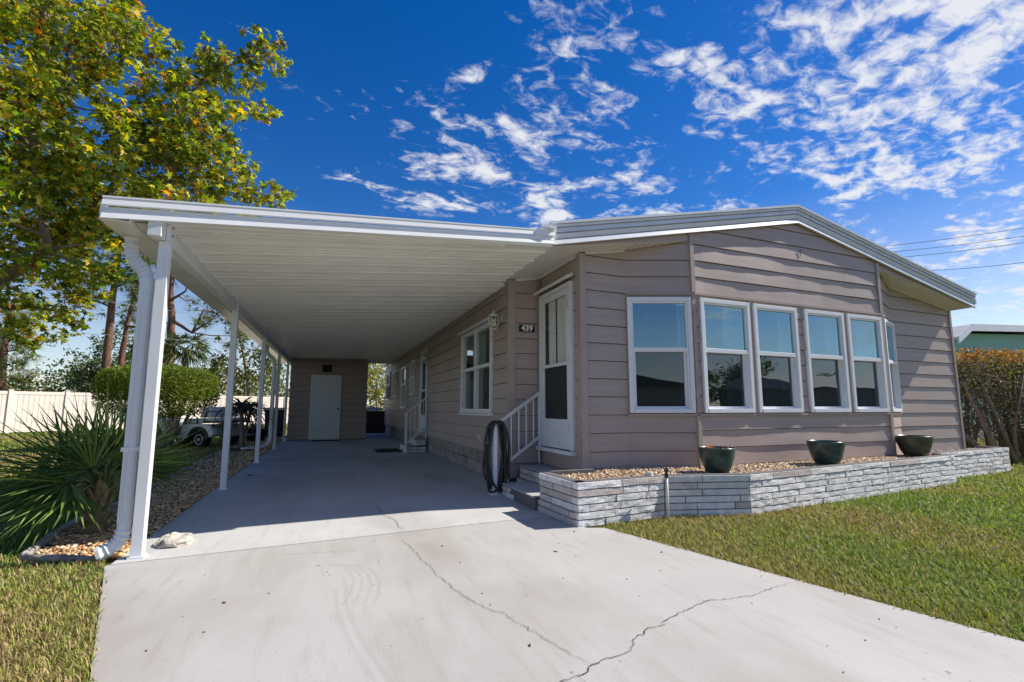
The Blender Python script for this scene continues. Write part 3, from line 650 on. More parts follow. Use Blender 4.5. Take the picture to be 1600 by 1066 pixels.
# front fascia, three folds
z0l, z0r, hl, hr = 2.312, 2.722, .146, .137
for f0, f1, o0, o1 in ((0, .27, .014, .004), (.31, .60, -.004, -.014), (.65, 1.0, .016, .008)):
    B_ = [(CF0[0], CF0[1] - o0, z0l + hl * f0), (CF1[0], CF1[1] - o0, z0r + hr * f0), (CF1[0], CF1[1] + .012, z0r + hr * f0), (CF0[0], CF0[1] + .012, z0l + hl * f0)]
    T_ = [(CF0[0], CF0[1] - o1, z0l + hl * f1), (CF1[0], CF1[1] - o1, z0r + hr * f1), (CF1[0], CF1[1] + .012, z0r + hr * f1), (CF0[0], CF0[1] + .012, z0l + hl * f1)]
    MB().hexa(B_, T_).build('fascia_strip', 'white_metal', carport)
MB().hexa([(CF0[0], CF0[1] - .014, z0l + hl), (CF1[0], CF1[1] - .014, z0r + hr), (CF1[0], CF1[1] + .10, z0r + hr), (CF0[0], CF0[1] + .10, z0l + hl)], [(CF0[0], CF0[1] - .014, z0l + hl + .012), (CF1[0], CF1[1] - .014, z0r + hr + .012), (CF1[0], CF1[1] + .10, z0r + hr + .012), (CF0[0], CF0[1] + .10, z0l + hl + .012)]).build('fascia_cap', 'white_metal', carport)
mb = MB()
for k in range(5): mb.box(1.985 + k * .032, 2.010 + k * .032, 4.205, 4.26, 2.868 + random.uniform(-.004, .006), 2.900 + random.uniform(-.006, .006))
mb.build('flashing', 'white_metal', carport)
# beam, gutter
by = lambda y: 2.242 + .0182 * (y - 4.04)
MB().hexa([(-1.238, 3.93, by(3.93)), (-1.156, 3.93, by(3.93)), (-1.156, CRY, by(CRY)), (-1.238, CRY, by(CRY))], [(-1.238, 3.93, pz(-1.24, 3.93) - .002), (-1.156, 3.93, pz(-1.156, 3.93) - .002), (-1.156, CRY, pz(-1.156, CRY) - .002), (-1.238, CRY, pz(-1.238, CRY) - .002)]).build('beam', 'white_metal', carport, bevel=.003)
gz = lambda y: 2.308 + .0195 * (y - 3.9)
GX0, GX1 = -1.512, -1.335
mb = MB(); g0, g1 = CF0[1] + .014, CRY
for xa, xb, za, zb in ((GX0, GX1, 0, .008), (GX0, GX0 + .006, .009, .13), (GX1 - .006, GX1, .009, .035)):
    mb.hexa([(xa, g0, gz(g0) + za), (xb, g0, gz(g0) + za), (xb, g1, gz(g1) + za), (xa, g1, gz(g1) + za)], [(xa, g0, gz(g0) + zb), (xb, g0, gz(g0) + zb), (xb, g1, gz(g1) + zb), (xa, g1, gz(g1) + zb)])
mb.build('gutter', 'pan_white', carport)
MB().hexa([(GX1 + .004, 4.0, gz(4) + .022), (-1.242, 4.0, gz(4) + .03), (-1.242, CRY, gz(CRY) + .03), (GX1 + .004, CRY, gz(CRY) + .022)], [(GX1 + .004, 4.0, gz(4) + .030), (-1.242, 4.0, gz(4) + .038), (-1.242, CRY, gz(CRY) + .038), (GX1 + .004, CRY, gz(CRY) + .030)]).build('eave_panel', 'pan_white', carport)
# posts
for k, yy in enumerate((4.035, 6.93, 9.99, 13.13, 16.02)):
    x0 = -1.197; w = .070
    p = MB().box(x0, x0 + w, yy, yy + w, .006, by(yy) - .002).build('post', 'white_metal', carport, bevel=.004)
    MB().box(x0 + .044, x0 + w, yy, yy + w, by(yy) - .001, pz(-1.13, yy) - .004).build('post_tongue', 'white_metal', p)
    MB().box(x0 - .012, x0 + w + .012, yy - .010, yy + w + .012, .004, .016).build('base_plate', 'white_metal', p)
    for dz in (.05, .11): MB().lathe([(.006, 0), (.006, .008)], (x0 + w + .0005, yy + .035, by(yy) + dz), 6, 'x').build('bolt', 'dark_metal', p)
def downspout(path, ribs, name='downspout', w=.085, t=.06, axis=(0, 1, 0)):
    """rectangular spout swept along path; ribs = set of segment indices drawn as crimped elbows"""
    P = [Vector(p) for p in path]; pts = []
    for i, (a, b) in enumerate(zip(P[:-1], P[1:])):
        n = max(2, int((b - a).length / .018)) if i in ribs else 2
        for k in range(n): pts.append((a.lerp(b, k / n), (1.13 if k % 2 else .90) if i in ribs else 1.))
    pts.append((P[-1], 1.))
    mb = MB(); n = 8; i0 = 0
    for k, (p, s) in enumerate(pts):
        d = (pts[min(k + 1, len(pts) - 1)][0] - pts[max(k - 1, 0)][0]).normalized(); u = Vector(axis); u = (u - d * u.dot(d)).normalized(); r = u.cross(d).normalized()
        c = .35
        for a, b in ((-1, -c), (-1, c), (-c * 1.6, 1), (c * 1.6, 1), (1, c), (1, -c), (c * 1.6, -1), (-c * 1.6, -1)):
            mb.v.append(tuple(p + r * a * w / 2 * s + u * b * t / 2 * s))
    for k in range(len(pts) - 1):
        for j in range(n): a, b = k * n + j, k * n + (j + 1) % n; mb.f.append((a, b, b + n, a + n))
    mb.f.append(tuple(range(n))); mb.f.append(tuple((len(pts) - 1) * n + j for j in range(n)))
    return mb.build(name, 'white_metal', carport)
def bez(p, n=8):
    p = [Vector(q) for q in p]
    return [((1 - t) ** 2) * p[0] + 2 * t * (1 - t) * p[1] + t * t * p[2] for t in [k / n for k in range(n + 1)]]
sx, sy_ = -1.262, 4.10
top = bez([(-1.432, 4.26, gz(4.26) - .002), (-1.44, 4.25, 2.17), (-1.36, 4.18, 2.085)], 5) + bez([(-1.335, 4.16, 2.065), (-1.262, 4.105, 2.01), (sx, sy_, 1.89)], 5)
bot = bez([(sx, sy_, .20), (sx, sy_, .075), (sx - .13, sy_ - .03, .045)], 6)
ds = downspout(top + bot, set(range(0, 10)) | set(range(12, 18)))
for o in (-.028, 0, .028): MB().bar((sx + o, sy_ - .0325, .24), (sx + o, sy_ - .0325, 1.85), .007, .008, (0, 1, 0)).build('spout_rib', 'white_metal', ds)
for zz in (.72,): MB().box(sx - .048, sx + .075, sy_ - .038, sy_ + .036, zz, zz + .028).build('strap', 'white_metal', ds)
d2 = bez([(-1.43, 12.9, gz(12.9)), (-1.43, 12.9, 2.36), (-1.36, 12.95, 2.30)], 4) + bez([(-1.31, 12.98, 2.26), (-1.25, 13.02, 2.22), (-1.25, 13.03, 2.08)], 4) + bez([(-1.25, 13.03, .32), (-1.25, 13.03, .07), (-1.55, 12.8, .07)], 6) + [Vector((-1.80, 12.65, .06))]
downspout(d2, set(), w=.09, t=.075)

# ================================================================ shed at the end of the carport
SY = 16.42
shed = thing('shed', (0, 17.5, 0), 'taupe lap-sided storage shed with plain white door at the end of the carport', 'shed')
sd = (-.497, .427)
wall('front_wall', (-1.10, SY), (1.22, SY), .03, lambda u: pz(-1.10 + u, SY) - .03, [(sd[0] + 1.10 - .02, sd[1] + 1.10 + .02, .04, 2.10), (-.208 + 1.10, .145 + 1.10, 2.155, 2.45)], (.14, .200), parent=shed, wave=.0006)
wall('side_wall', (1.22, SY), (1.22, 18.8), .03, 2.56, (), (.14, .2), parent=shed, wave=0)
wall('side_wall', (-1.10, 18.8), (-1.10, SY), .03, 2.56, (), (.14, .2), parent=shed, wave=0)
MB().box(-1.10, 1.22, 18.8, 18.87, .03, 2.56).build('back_wall', 'siding_trim', shed); MB().box(-1.09, 1.21, SY + .075, 18.79, 2.52, 2.555).build('ceiling', 'shade_dark', shed); MB().box(-.20, .14, SY + .035, SY + .06, 2.15, 2.46).build('vent_backing', 'shade_dark', shed)  # dark sheet behind the vent is added to stop light showing through
MB().box(1.205, 1.245, SY - .022, SY + .03, .01, 2.57).build('corner_trim', 'siding_trim', shed)
dr = MB().box(sd[0], sd[1], SY - .035, SY + .01, .05, 2.083).build('door', 'door_white', shed, bevel=.004)
MB().lathe([(.012, 0), (.012, .03), (.028, .04), (.032, .055), (.024, .072), (.0, .075)], (sd[1] - .07, SY - .11, 1.0), 14, 'y').build('knob', 'brass', dr, smooth=True)
mb = MB(); mb.box(sd[0] - .02, sd[0] - .004, SY - .03, SY + .02, .04, 2.10).box(sd[1] + .004, sd[1] + .02, SY - .03, SY + .02, .04, 2.10).box(sd[0] - .004, sd[1] + .004, SY - .03, SY + .02, 2.087, 2.10); mb.build('door_jamb', 'siding_trim', shed)
MB().box(sd[0], sd[1], SY - .045, SY + .02, .006, .046).build('door_sill', 'rim', shed)
vt = MB().box(-.205, .142, SY - .02, SY + .03, 2.157, 2.185).box(-.205, .142, SY - .02, SY + .03, 2.42, 2.448).box(-.205, -.178, SY - .02, SY + .03, 2.186, 2.419).box(.115, .142, SY - .02, SY + .03, 2.186, 2.419).build('vent', 'siding_trim', shed)
for k in range(9): MB().hexa([(-.177, SY - .012, 2.19 + k * .0255), (.114, SY - .012, 2.19 + k * .0255), (.114, SY + .012, 2.205 + k * .0255), (-.177, SY + .012, 2.205 + k * .0255)], [(-.177, SY - .012, 2.196 + k * .0255), (.114, SY - .012, 2.196 + k * .0255), (.114, SY + .012, 2.211 + k * .0255), (-.177, SY + .012, 2.211 + k * .0255)]).build('louvre', 'vent_brown', vt)

# ================================================================ raised planter, brick by brick
def brick_mesh(seed, rough):
    g = random.Random(seed); nx, nz = 7, 2; v = []; f = []
    for j in range(nz + 1):
        for i in range(nx + 1):
            e = (i in (0, nx)) or (j in (0, nz))
            v.append((-.5 + i / nx, (g.uniform(-.007, .006) if e else g.uniform(-.011, .004)) * rough, j / nz if j in (0, nz) else g.uniform(.3, .7)))
    k = len(v); v += [(-.5, .095, 0), (.5, .095, 0), (.5, .095, 1), (-.5, .095, 1)]
    W = nx + 1
    for j in range(nz):
        for i in range(nx): a = j * W + i; f.append((a, a + 1, a + W + 1)); f.append((a, a + W + 1, a + W))
    top = [nz * W + i for i in range(W)]; bot = list(range(W))
    f.append(tuple(top) + (k + 2, k + 3)); f.append(tuple(reversed(bot)) + (k, k + 1))
    f.append((0, W, 2 * W, k + 3, k)); f.append((k + 1, k + 2, 2 * W + nx, W + nx, nx)); f.append((k, k + 3, k + 2, k + 1))
    me = bpy.data.meshes.new('brick'); me.from_pydata(v, [], f)
    import bmesh
    bm = bmesh.new(); bm.from_mesh(me); bmesh.ops.recalc_face_normals(bm, faces=bm.faces); bm.to_mesh(me); bm.free(); return me
BR = {m: [brick_mesh(s, (.5 if m == 'brick_white' else .25)) for s in range(8)] for m in ('brick_white', 'brick_pink')}
for m, l in BR.items():
    for me in l: me.materials.append(M[m])
def bricks(parent, A, B, z0, heights, seed, lens=(.28, .56), joint=.010, pink=.25, out=0., ends=(0, 0)):
    g = random.Random(seed); A, B = Vector((*A, 0)), Vector((*B, 0)); L = (B - A).length; d = (B - A) / L; n = Vector((d.y, -d.x, 0)); ang = math.atan2(d.y, d.x); z = z0
    for r, h in enumerate(heights):
        u = -ends[0]; first = True; Lr = L + ends[1]
        while u < Lr - .02:
            l = g.uniform(*lens)
            if first: l *= g.uniform(.35, 1); first = False
            if Lr - (u + l) < .09: l = Lr - u
            me = g.choice(BR['brick_pink' if g.random() < pink else 'brick_white'])
            o = bpy.data.objects.new('brick', me); p = A + d * (u + l / 2) + n * (out + g.uniform(-.003, .003))
            link(o, parent, (p.x, p.y, z)); o.rotation_euler.z = ang; o.scale = (max(.02, l - joint), 1, h - joint)
            u += l
        z += h
def wallcore(parent, A, B, z0, z1, inset=.012, t=.10):
    A, B = Vector((*A, 0)), Vector((*B, 0)); d = (B - A).normalized(); n = Vector((d.y, -d.x, 0)); A, B = A + d * .016, B - d * .016; q = [A - n * inset, B - n * inset, B - n * t, A - n * t]
    MB().hexa([(p.x, p.y, z0) for p in q], [(p.x, p.y, z1) for p in q]).build('mortar_bed', 'mortar', parent)
PH = [.0635] * 5; PC = [.066]; ZC = .3135
pl0, c0, c1, c2, c3 = (2.03, 4.42), (2.06, 3.70), (3.04, 3.76), (3.87, 3.53), (8.10, 3.93)
planter = thing('planter', (4, 3.8, 0), 'raised planter of white split-face brick that bends around the bay windows', 'planter')
for i, (a, b, pk) in enumerate(((pl0, c0, .55), (c0, c1, .08), (c1, c2, .1), (c2, c3, .06), (c3, (8.2, 4.16), .5))):
    bricks(planter, a, b, -.004, PH, 10 + i, pink=pk, ends=(0, -.092 if i == 0 else -.004)); bricks(planter, a, b, ZC, PC, 60 + i, pink=.2, lens=(.5, .85), out=.006, ends=(0, -.092 if i == 0 else -.004)); wallcore(planter, a, b, -.05, .376)
wallcore(planter, (2.66, 4.43), (2.13, 4.43), .10, .383, 0, .06)
bed = MB().slab([(2.13, 4.37), (2.14, 3.79), (3.05, 3.86), (3.9, 3.63), (8.02, 4.02), (8.12, 4.64), (B4[0], YF - .002), (B3[0], YB - .002), (B2[0], YB - .002), (B1[0], YF - .002), (XD, YF - .002), (XD, 4.37)], .20, .330).build('soil', 'soil', planter)
low = thing('planter', (9.4, 4.3, 0), 'short raised planter of white brick at the right corner of the house below the hedge', 'planter')
bricks(low, (8.26, 4.165), (10.52, 4.36), -.004, PH, 31, pink=.12); bricks(low, (8.26, 4.165), (10.52, 4.36), ZC, PC, 32, pink=.1, lens=(.5, .85), out=.006); wallcore(low, (8.26, 4.165), (10.52, 4.36), -.05, .376)
bricks(low, (10.53, 4.372), (10.50, 4.75), -.004, PH + PC, 33, pink=.12); wallcore(low, (10.53, 4.372), (10.50, 4.75), -.05, .376)
MB().slab([(8.28, 4.27), (10.42, 4.45), (10.42, 4.73), (XE + .06, 4.73), (XE + .06, YF - .04), (8.32, YF - .04)], .2, .325).build('soil', 'soil', low)
def inpoly(P, poly):
    x, y = P[:, 0], P[:, 1]; r = np.zeros(len(P), bool); j = len(poly) - 1
    for i in range(len(poly)):
        xi, yi = poly[i]; xj, yj = poly[j]
        c = ((yi > y) != (yj > y)) & (x < (xj - xi) * (y - yi) / (yj - yi + 1e-12) + xi); r ^= c; j = i
    return r
OCT = np.array([(1, 0, 0), (-1, 0, 0), (0, 1, 0), (0, -1, 0), (0, 0, 1), (0, 0, -1), (.62, .62, .5), (-.62, .62, .5), (-.62, -.62, .5), (.62, -.62, .5)], float)
OCF = np.array([(0, 6, 9), (6, 0, 2), (2, 7, 6), (7, 2, 1), (1, 8, 7), (8, 1, 3), (3, 9, 8), (9, 3, 0), (4, 6, 7), (4, 7, 8), (4, 8, 9), (4, 9, 6), (5, 2, 0), (5, 1, 2), (5, 3, 1), (5, 0, 3)])
def pebbles(name, poly, n, z, size, cols, w, seed, parent=None, zj=.012):
    g = np.random.default_rng(seed); a = np.array(poly); lo, hi = a.min(0), a.max(0); P = g.uniform(lo, hi, (n * 4, 2)); P = P[inpoly(P, poly)][:n]; n = len(P)
    C = np.c_[P, z + g.uniform(0, zj, n)]; S = size * g.uniform(.55, 1.35, (n, 1)) * np.c_[g.uniform(.8, 1.3, n), g.uniform(.6, 1., n), g.uniform(.45, .75, n)]
    th = g.uniform(0, 6.28, n); tl = g.normal(0, .35, n); T = OCT[None] * S[:, None, :] * (1 + .16 * g.normal(size=(n, 10, 1)))
    X = T[..., 0] * np.cos(tl)[:, None] + T[..., 2] * np.sin(tl)[:, None]; Z = -T[..., 0] * np.sin(tl)[:, None] + T[..., 2] * np.cos(tl)[:, None]
    V = np.stack([X * np.cos(th)[:, None] - T[..., 1] * np.sin(th)[:, None], X * np.sin(th)[:, None] + T[..., 1] * np.cos(th)[:, None], Z], -1) + C[:, None]
    o = raw(name, V.reshape(-1, 3), OCF, n, 10, np.repeat(palette(n, cols, w, seed, .22), 10, 0), 'pebble', parent, (*((lo + hi) / 2), z)); o['kind'] = 'stuff'; return o
TAN = [(.50, .36, .22), (.62, .47, .31), (.36, .22, .12), (.66, .56, .44), (.45, .29, .15), (.20, .13, .09)]
BED = [(2.13, 4.37), (2.14, 3.79), (3.05, 3.86), (3.9, 3.63), (8.02, 4.02), (8.12, 4.64), (B4[0], YF - .02), (B3[0], YB - .02), (B2[0], YB - .02), (B1[0], YF - .02), (XD, YF - .02), (XD, 4.37)]
pebbles('gravel', BED, 9000, .334, .0165, TAN, (4, 4, 3, 2, 3, 1), 5, planter)
pebbles('gravel', [(8.28, 4.27), (10.42, 4.45), (10.42, 4.73), (8.28, 4.63)], 1800, .329, .017, [(.22, .17, .13), (.34, .27, .20), (.13, .10, .08)], (3, 2, 2), 6, low)
# ================================================================ front steps
st = thing('front_steps', (2.3, 5, 0), 'low brick entry steps with grey painted treads beside the storm door', 'steps')
LX, LZ, UX, UZ = 1.975, .138, 2.35, .288
bricks(st, (LX, 5.36), (2.045, 3.735), .0, [.062, .058], 41, pink=.45, lens=(.2, .36))
MB().box(LX + .012, 2.66, 4.43, 5.36, -.05, .112).build('core', 'mortar', st)
MB().box(LX - .004, UX - .002, 4.44, 5.37, .1215, LZ).build('tread', 'concrete_step', st, bevel=.006)
bricks(st, (UX, 5.72), (UX, 4.45), LZ + .002, [.064, .066], 43, pink=.4, lens=(.22, .36))
MB().box(UX + .012, 2.66, 4.44, 5.74, .10, .262).build('core', 'mortar', st)
MB().box(UX - .006, 2.662, 4.437, 5.745, .270, UZ).build('tread', 'concrete_step', st, bevel=.006)
MB().box(UX - .05, UX + .05, 5.37, 5.70, .0, .13).build('filler_block', 'concrete_step', st)
# ---- railing of the front steps
def railing(label, post, ptop, wallp, wz_top, wz_low, low0, n, post_w=.05):
    t = thing('handrail', (post[0], post[1], 0), label, 'railing', 'white metal stair railings')
    a = Vector((*post, 0)); b = Vector((*wallp, 0)); lp = lambda s, z: Vector((a.x + (b.x - a.x) * s, a.y + (b.y - a.y) * s, z))
    MB().bar(lp(0, .006), lp(0, ptop), post_w, post_w, (1, 0, 0)).build('post', 'white_metal', t, bevel=.003)
    MB().box(a.x - .06, a.x + .06, a.y - .06, a.y + .06, .004, .014).build('base_plate', 'white_metal', t)
    MB().bar(lp(.0, ptop + .012), lp(1, wz_top), .04, .03).build('top_rail', 'white_metal', t, bevel=.003)
    MB().bar(lp(.04, low0), lp(1, wz_low), .03, .028).build('bottom_rail', 'white_metal', t, bevel=.003)
    for k in range(1, n + 1):
        s = k / (n + .8); zt_ = ptop + .012 + (wz_top - ptop - .012) * s; zl_ = low0 + (wz_low - low0) * (s - .04) / .96
        MB().bar(lp(s, zl_ + .012), lp(s, zt_ - .013), .014, .014, (1, 0, 0)).build('picket', 'white_metal', t)
    MB().bar(lp(1, .30), lp(1, wz_top + .02), .022, .022, (1, 0, 0)).build('wall_post', 'white_metal', t)
    return t
railing('white metal handrail wrapped with the black hose at the front steps', (1.90, 5.41), .80, (2.635, 5.74), 1.215, .64, .27, 5)
# ---- rear steps
rs = thing('rear_steps', (2, 11.6, 0), 'small white brick steps at the side door under the carport', 'steps')
bricks(rs, (1.76, 11.18), (2.22, 11.18), .004, [.062, .062], 51, pink=.1); bricks(rs, (1.745, 12.05), (1.745, 11.19), .004, [.062, .062], 52, pink=.1)
bricks(rs, (1.98, 11.18), (2.22, 11.18), .155, [.062, .062], 53, pink=.1); bricks(rs, (1.975, 12.05), (1.975, 11.19), .155, [.062, .062], 54, pink=.1)
MB().box(1.77, 2.22, 11.21, 12.05, .0, .122).box(2.0, 2.22, 11.21, 12.05, .123, .276).build('core', 'mortar', rs)
MB().box(1.72, 1.99, 11.155, 12.07, .130, .154).build('tread', 'concrete_step', rs, bevel=.005); MB().box(1.95, 2.222, 11.155, 12.07, .281, .305).build('tread', 'concrete_step', rs, bevel=.005)
railing('white metal handrail of the small steps at the side door', (1.735, 11.12), .90, (2.20, 11.13), 1.27, .60, .22, 4)
# ================================================================ small things
hz = thing('garden_hose', (1.9, 5.41, 0), 'black garden hose coiled over the post of the front handrail', 'hose')
g = random.Random(3)
mb = MB()
for k in range(9):
    off = (g.uniform(-.03, .05), g.uniform(-.045, -.03) if k % 2 else g.uniform(.03, .05)); a = g.uniform(-.5, .5); rx = g.uniform(.085, .125); zc_, rz = g.uniform(.44, .47), g.uniform(.36, .41); ph = g.uniform(0, 6.28); pts = []
    for j in range(33):
        t = 2 * math.pi * j / 32 + ph; sx_ = math.copysign(abs(math.cos(t)) ** .6, math.cos(t)); wob = .012 * math.sin(3 * t + k)
        pts.append((1.90 + off[0] + (rx * sx_ + wob) * math.cos(a - .35), 5.41 + off[1] + (rx * sx_ + wob) * math.sin(a - .35), zc_ + rz * math.sin(t) + .010 * math.sin(2 * t + k)))
    mb.tube(pts, .0125, 7, cap=False)
mb.build('coil', 'hose', hz, smooth=True)
MB().tube([(1.83, 5.43, .62), (1.79, 5.43, .60), (1.74, 5.44, .62), (1.70, 5.44, .68), (1.675, 5.44, .74)], [.02, .026, .03, .022, .012], 9).build('nozzle', 'bark_pale', hz, smooth=True)
def lantern(x, y, z, label):
    t = thing('wall_lantern', (x, y, z - .14), label, 'lamp', 'white wall lanterns')
    MB().lathe([(.045, 0), (.05, .008), (.03, .02), (.0, .024)], (x + .102, y - .0, z + .035), 14, 'x').build('back_plate', 'lamp_white', t, smooth=True).scale.x = -1
    MB().tube([(x + .09, y, z + .035), (x + .05, y, z + .07), (x + .015, y, z + .10)], .008, 8).build('arm', 'lamp_white', t, smooth=True)
    MB().lathe([(.070, .062), (.076, .070), (.060, .092), (.030, .108), (.012, .118), (.016, .126), (.009, .140), (.001, .150)], (x, y, z), 16).build('cap', 'lamp_white', t, smooth=True)
    mb = MB(); n = 8; R_ = [(.040, -.115), (.066, -.06), (.076, 0), (.068, .060)]
    for k in range(n):
        a = 2 * math.pi * k / n; mb.tube([(x + r * math.cos(a), y + r * math.sin(a), z + h) for r, h in R_], .0055, 5)
    for r, h in ((.076, 0), (.066, -.06)): mb.tube([(x + r * math.cos(2 * math.pi * k / 16), y + r * math.sin(2 * math.pi * k / 16), z + h) for k in range(17)], .004, 5, cap=False)
    mb.lathe([(.046, -.125), (.046, -.112)], (x, y, z), 12); mb.build('cage', 'lamp_white', t, smooth=True)
    MB().lathe([(.037, -.112), (.062, -.06), (.071, 0), (.063, .058)], (x, y, z), 16).build('glass', 'lamp_glass', t, smooth=True)
    MB().lathe([(.006, -.08), (.016, -.06), (.018, -.03), (.008, .03)], (x, y, z), 10).build('bulb', 'sign_white', t, smooth=True)
lantern(XW - .125, 6.10, 2.225, 'white caged wall lantern beside the large side window')
lantern(XW - .125, 10.98, 2.20, 'white caged wall lantern beside the side door further back')
sg = thing('house_number_sign', (2.481, YR - .03, 2.04), 'small black plaque with white house number 439 beside the storm door', 'sign')
MB().box(2.368, 2.594, YR - .034, YR - .022, 2.041, 2.131).build('plate', 'sign_black', sg, bevel=.002)
def text_mesh(body, size, loc, parent, mname, name):
    cu = bpy.data.curves.new(name, 'FONT'); cu.body = body; cu.size = size; cu.extrude = .0012; cu.offset = .0032; cu.align_x = 'CENTER'; cu.align_y = 'CENTER'; cu.resolution_u = 4
    tmp = bpy.data.objects.new('tmp', cu); scene.collection.objects.link(tmp); dg = bpy.context.evaluated_depsgraph_get(); me = bpy.data.meshes.new_from_object(tmp.evaluated_get(dg)); bpy.data.objects.remove(tmp)
    me.materials.clear(); me.materials.append(M[mname]); o = bpy.data.objects.new(name, me); link(o, parent, loc); o.rotation_euler = (R(90), 0, 0); return o
text_mesh('439', .112, (2.481, YR - .0355, 2.088), sg, 'sign_white', 'numerals')
def pot(x, y, z, r, h, label, gm='pot_glaze'):
    t = thing('flower_pot', (x, y, z), label, 'flower pot', 'glazed pots in the planter')
    MB().lathe([(.02, 0), (.50 * r, 0), (.62 * r, .06 * h), (.78 * r, .30 * h), (.91 * r, .62 * h), (.975 * r, .86 * h), (1. * r, .97 * h), (.985 * r, h), (.93 * r, h), (.90 * r, .93 * h), (.86 * r, .80 * h), (.2 * r, .80 * h)], (x, y, z), 40).build('bowl', gm, t, smooth=True)
    MB().lathe([(.0, .83 * h), (.5 * r, .85 * h), (.885 * r, .84 * h)], (x, y, z), 20).build('earth', 'pot_soil', t)
    return t
p1 = pot(3.84, 3.90, .345, .185, .265, 'dark teal glazed pot with dry leaves in it, below the leftmost bay windows')
pot(5.62, 3.98, .345, .20, .28, 'dark teal glazed pot in the gravel below the middle of the bay')
pot(7.78, 4.22, .345, .215, .285, 'olive green glazed pot at the right end of the planter', 'pot_olive')
g2 = np.random.default_rng(4); n = 40; a = g2.uniform(0, 6.28, n); rr = .16 * np.sqrt(g2.uniform(0, 1, n))
cards('dry_leaves', np.c_[3.84 + rr * np.cos(a), 3.90 + rr * np.sin(a), .345 + .235 + g2.uniform(0, .035, n)], .05, palette(n, [(.24, .10, .05), (.35, .18, .10), (.16, .07, .04)], (1, 1, 1), 2), 'leaf', p1, (3.84, 3.90, .345))
sp_ = thing('sprinkler_riser', (2.985, 3.66, -.03), 'white pipe with black sprinkler head standing before the planter wall', 'sprinkler')
MB().tube([(2.985, 3.66, -.04), (2.985, 3.66, .375)], .0125, 10).build('pipe', 'pvc', sp_, smooth=True)
MB().lathe([(.018, 0), (.018, .03), (.013, .04), (.013, .055), (.022, .06), (.02, .072), (.006, .075)], (2.985, 3.66, .375), 12).build('collar', 'black_rubber', sp_)
MB().box(2.955, 3.015, 3.654, 3.666, .449, .460).tube([(2.985, 3.66, .45), (2.985, 3.66, .478)], .006, 6).build('head', 'black_rubber', sp_)
cp = MB().lathe([(.034, 0), (.036, .02), (.030, .026), (.026, .055), (.0, .06)], (2.93, 3.83, .352), 14).build('pipe_cap', 'pvc', smooth=False); tag(cp, 'small white pipe cap on the gravel behind the planter edge', 'pipe cap')
tag(MB().box(1.13, 1.70, 11.30, 12.20, .006, .020).build('doormat', 'black_mat', bevel=.004), 'black doormat on the slab before the small side steps', 'doormat')
tag(MB().box(-.40, .40, 15.75, 16.30, .006, .020).build('doormat', 'black_mat', bevel=.004), 'black doormat lying before the white shed door', 'doormat')
tag(MB().hexa([(-1.06, 8.19, .006), (-1.0, 8.17, .006), (-.985, 8.22, .008), (-1.04, 8.235, .008)], [(-1.05, 8.195, .022), (-1.0, 8.18, .02), (-.99, 8.215, .012), (-1.035, 8.225, .016)]).build('dead_leaf', 'pot_soil'), 'single dark dead leaf on the carport slab near the second post', 'leaf')
# broken lump of concrete by the first post
import bmesh
def lump(name, c, s, mname, seed, sub=3, amp=.25):
    from mathutils import noise
    bm = bmesh.new(); bmesh.ops.create_icosphere(bm, subdivisions=sub, radius=1)
    for v in bm.verts:
        q = v.co * 1.3 + Vector((seed, seed * .7, 0)); k = 1 + amp * noise.noise(q) * 2 + amp * .5 * noise.noise(q * 3); v.co = Vector((v.co.x * s[0], v.co.y * s[1], max(-.3, v.co.z) * s[2])) * k
    me = bpy.data.meshes.new(name); bm.to_mesh(me); bm.free(); me.materials.append(M[mname]); return link(bpy.data.objects.new(name, me), None, c)
tag(lump('concrete_lump', (-1.02, 4.36, .02), (.115, .13, .06), 'rock', 4), 'broken pale lump of concrete at the foot of the nearest post', 'rock')
# dark storage boxes in the gap between shed and house
bxo = thing('storage_box', (1.75, 20.2, 0), 'dark storage box in the gap between shed and house', 'storage box')
MB().box(1.25, 2.35, 20.0, 20.6, .01, .84).build('body', 'dark_metal', bxo, bevel=.02); MB().box(1.22, 2.38, 19.97, 20.63, .842, .90).build('lid', 'dark_metal', bxo, bevel=.015)
tag(lump('crumpled_bag', (1.75, 20.2, .95), (.32, .2, .10), 'bag_grey', 9, 3, .4), 'crumpled grey bag lying on the dark storage box', 'bag')
# ================================================================ left border: edging, pebbles
BEDL = [(-1.275, 4.12), (-1.275, 20.0), (-2.35, 20.0), (-2.18, 12.0), (-2.15, 10.7), (-1.97, 7.5), (-1.98, 5.5), (-1.93, 4.95), (-1.83, 4.36), (-1.36, 4.12)]
bs = MB().slab(BEDL, -.06, -.003).build('border_soil', 'soil', org=(-1.7, 10, 0)); structure(bs)
BRN = [(.60, .37, .18), (.74, .52, .29), (.42, .23, .10), (.74, .58, .38), (.26, .14, .07), (.64, .38, .16)]
near = [p for p in BEDL]
pb = pebbles('gravel', [(-1.275, 4.12), (-1.275, 9.2), (-2.07, 9.2), (-1.97, 7.5), (-1.98, 5.5), (-1.93, 4.95), (-1.83, 4.36), (-1.36, 4.12)], 9000, .003, .017, BRN, (4, 3, 3, 2, 3, 2), 21, None, .016); tag(pb, 'brown river pebbles in the border along the carport slab', 'gravel')
pb = pebbles('gravel', [(-1.275, 9.2), (-1.275, 20.0), (-2.35, 20.0), (-2.18, 12.0), (-2.07, 9.2)], 7000, .003, .027, BRN, (4, 3, 3, 2, 3, 2), 22, None, .016); tag(pb, 'brown river pebbles in the far end of the border', 'gravel')
edg = thing('border_edging', (-2, 8, 0), 'weathered concrete edging strips between lawn and pebble border', 'edging')
ep = [(-1.87, 4.33), (-1.97, 4.95), (-2.02, 5.5), (-2.01, 7.5), (-2.19, 10.7), (-2.22, 12.0), (-2.39, 20.0)]
g = random.Random(5)
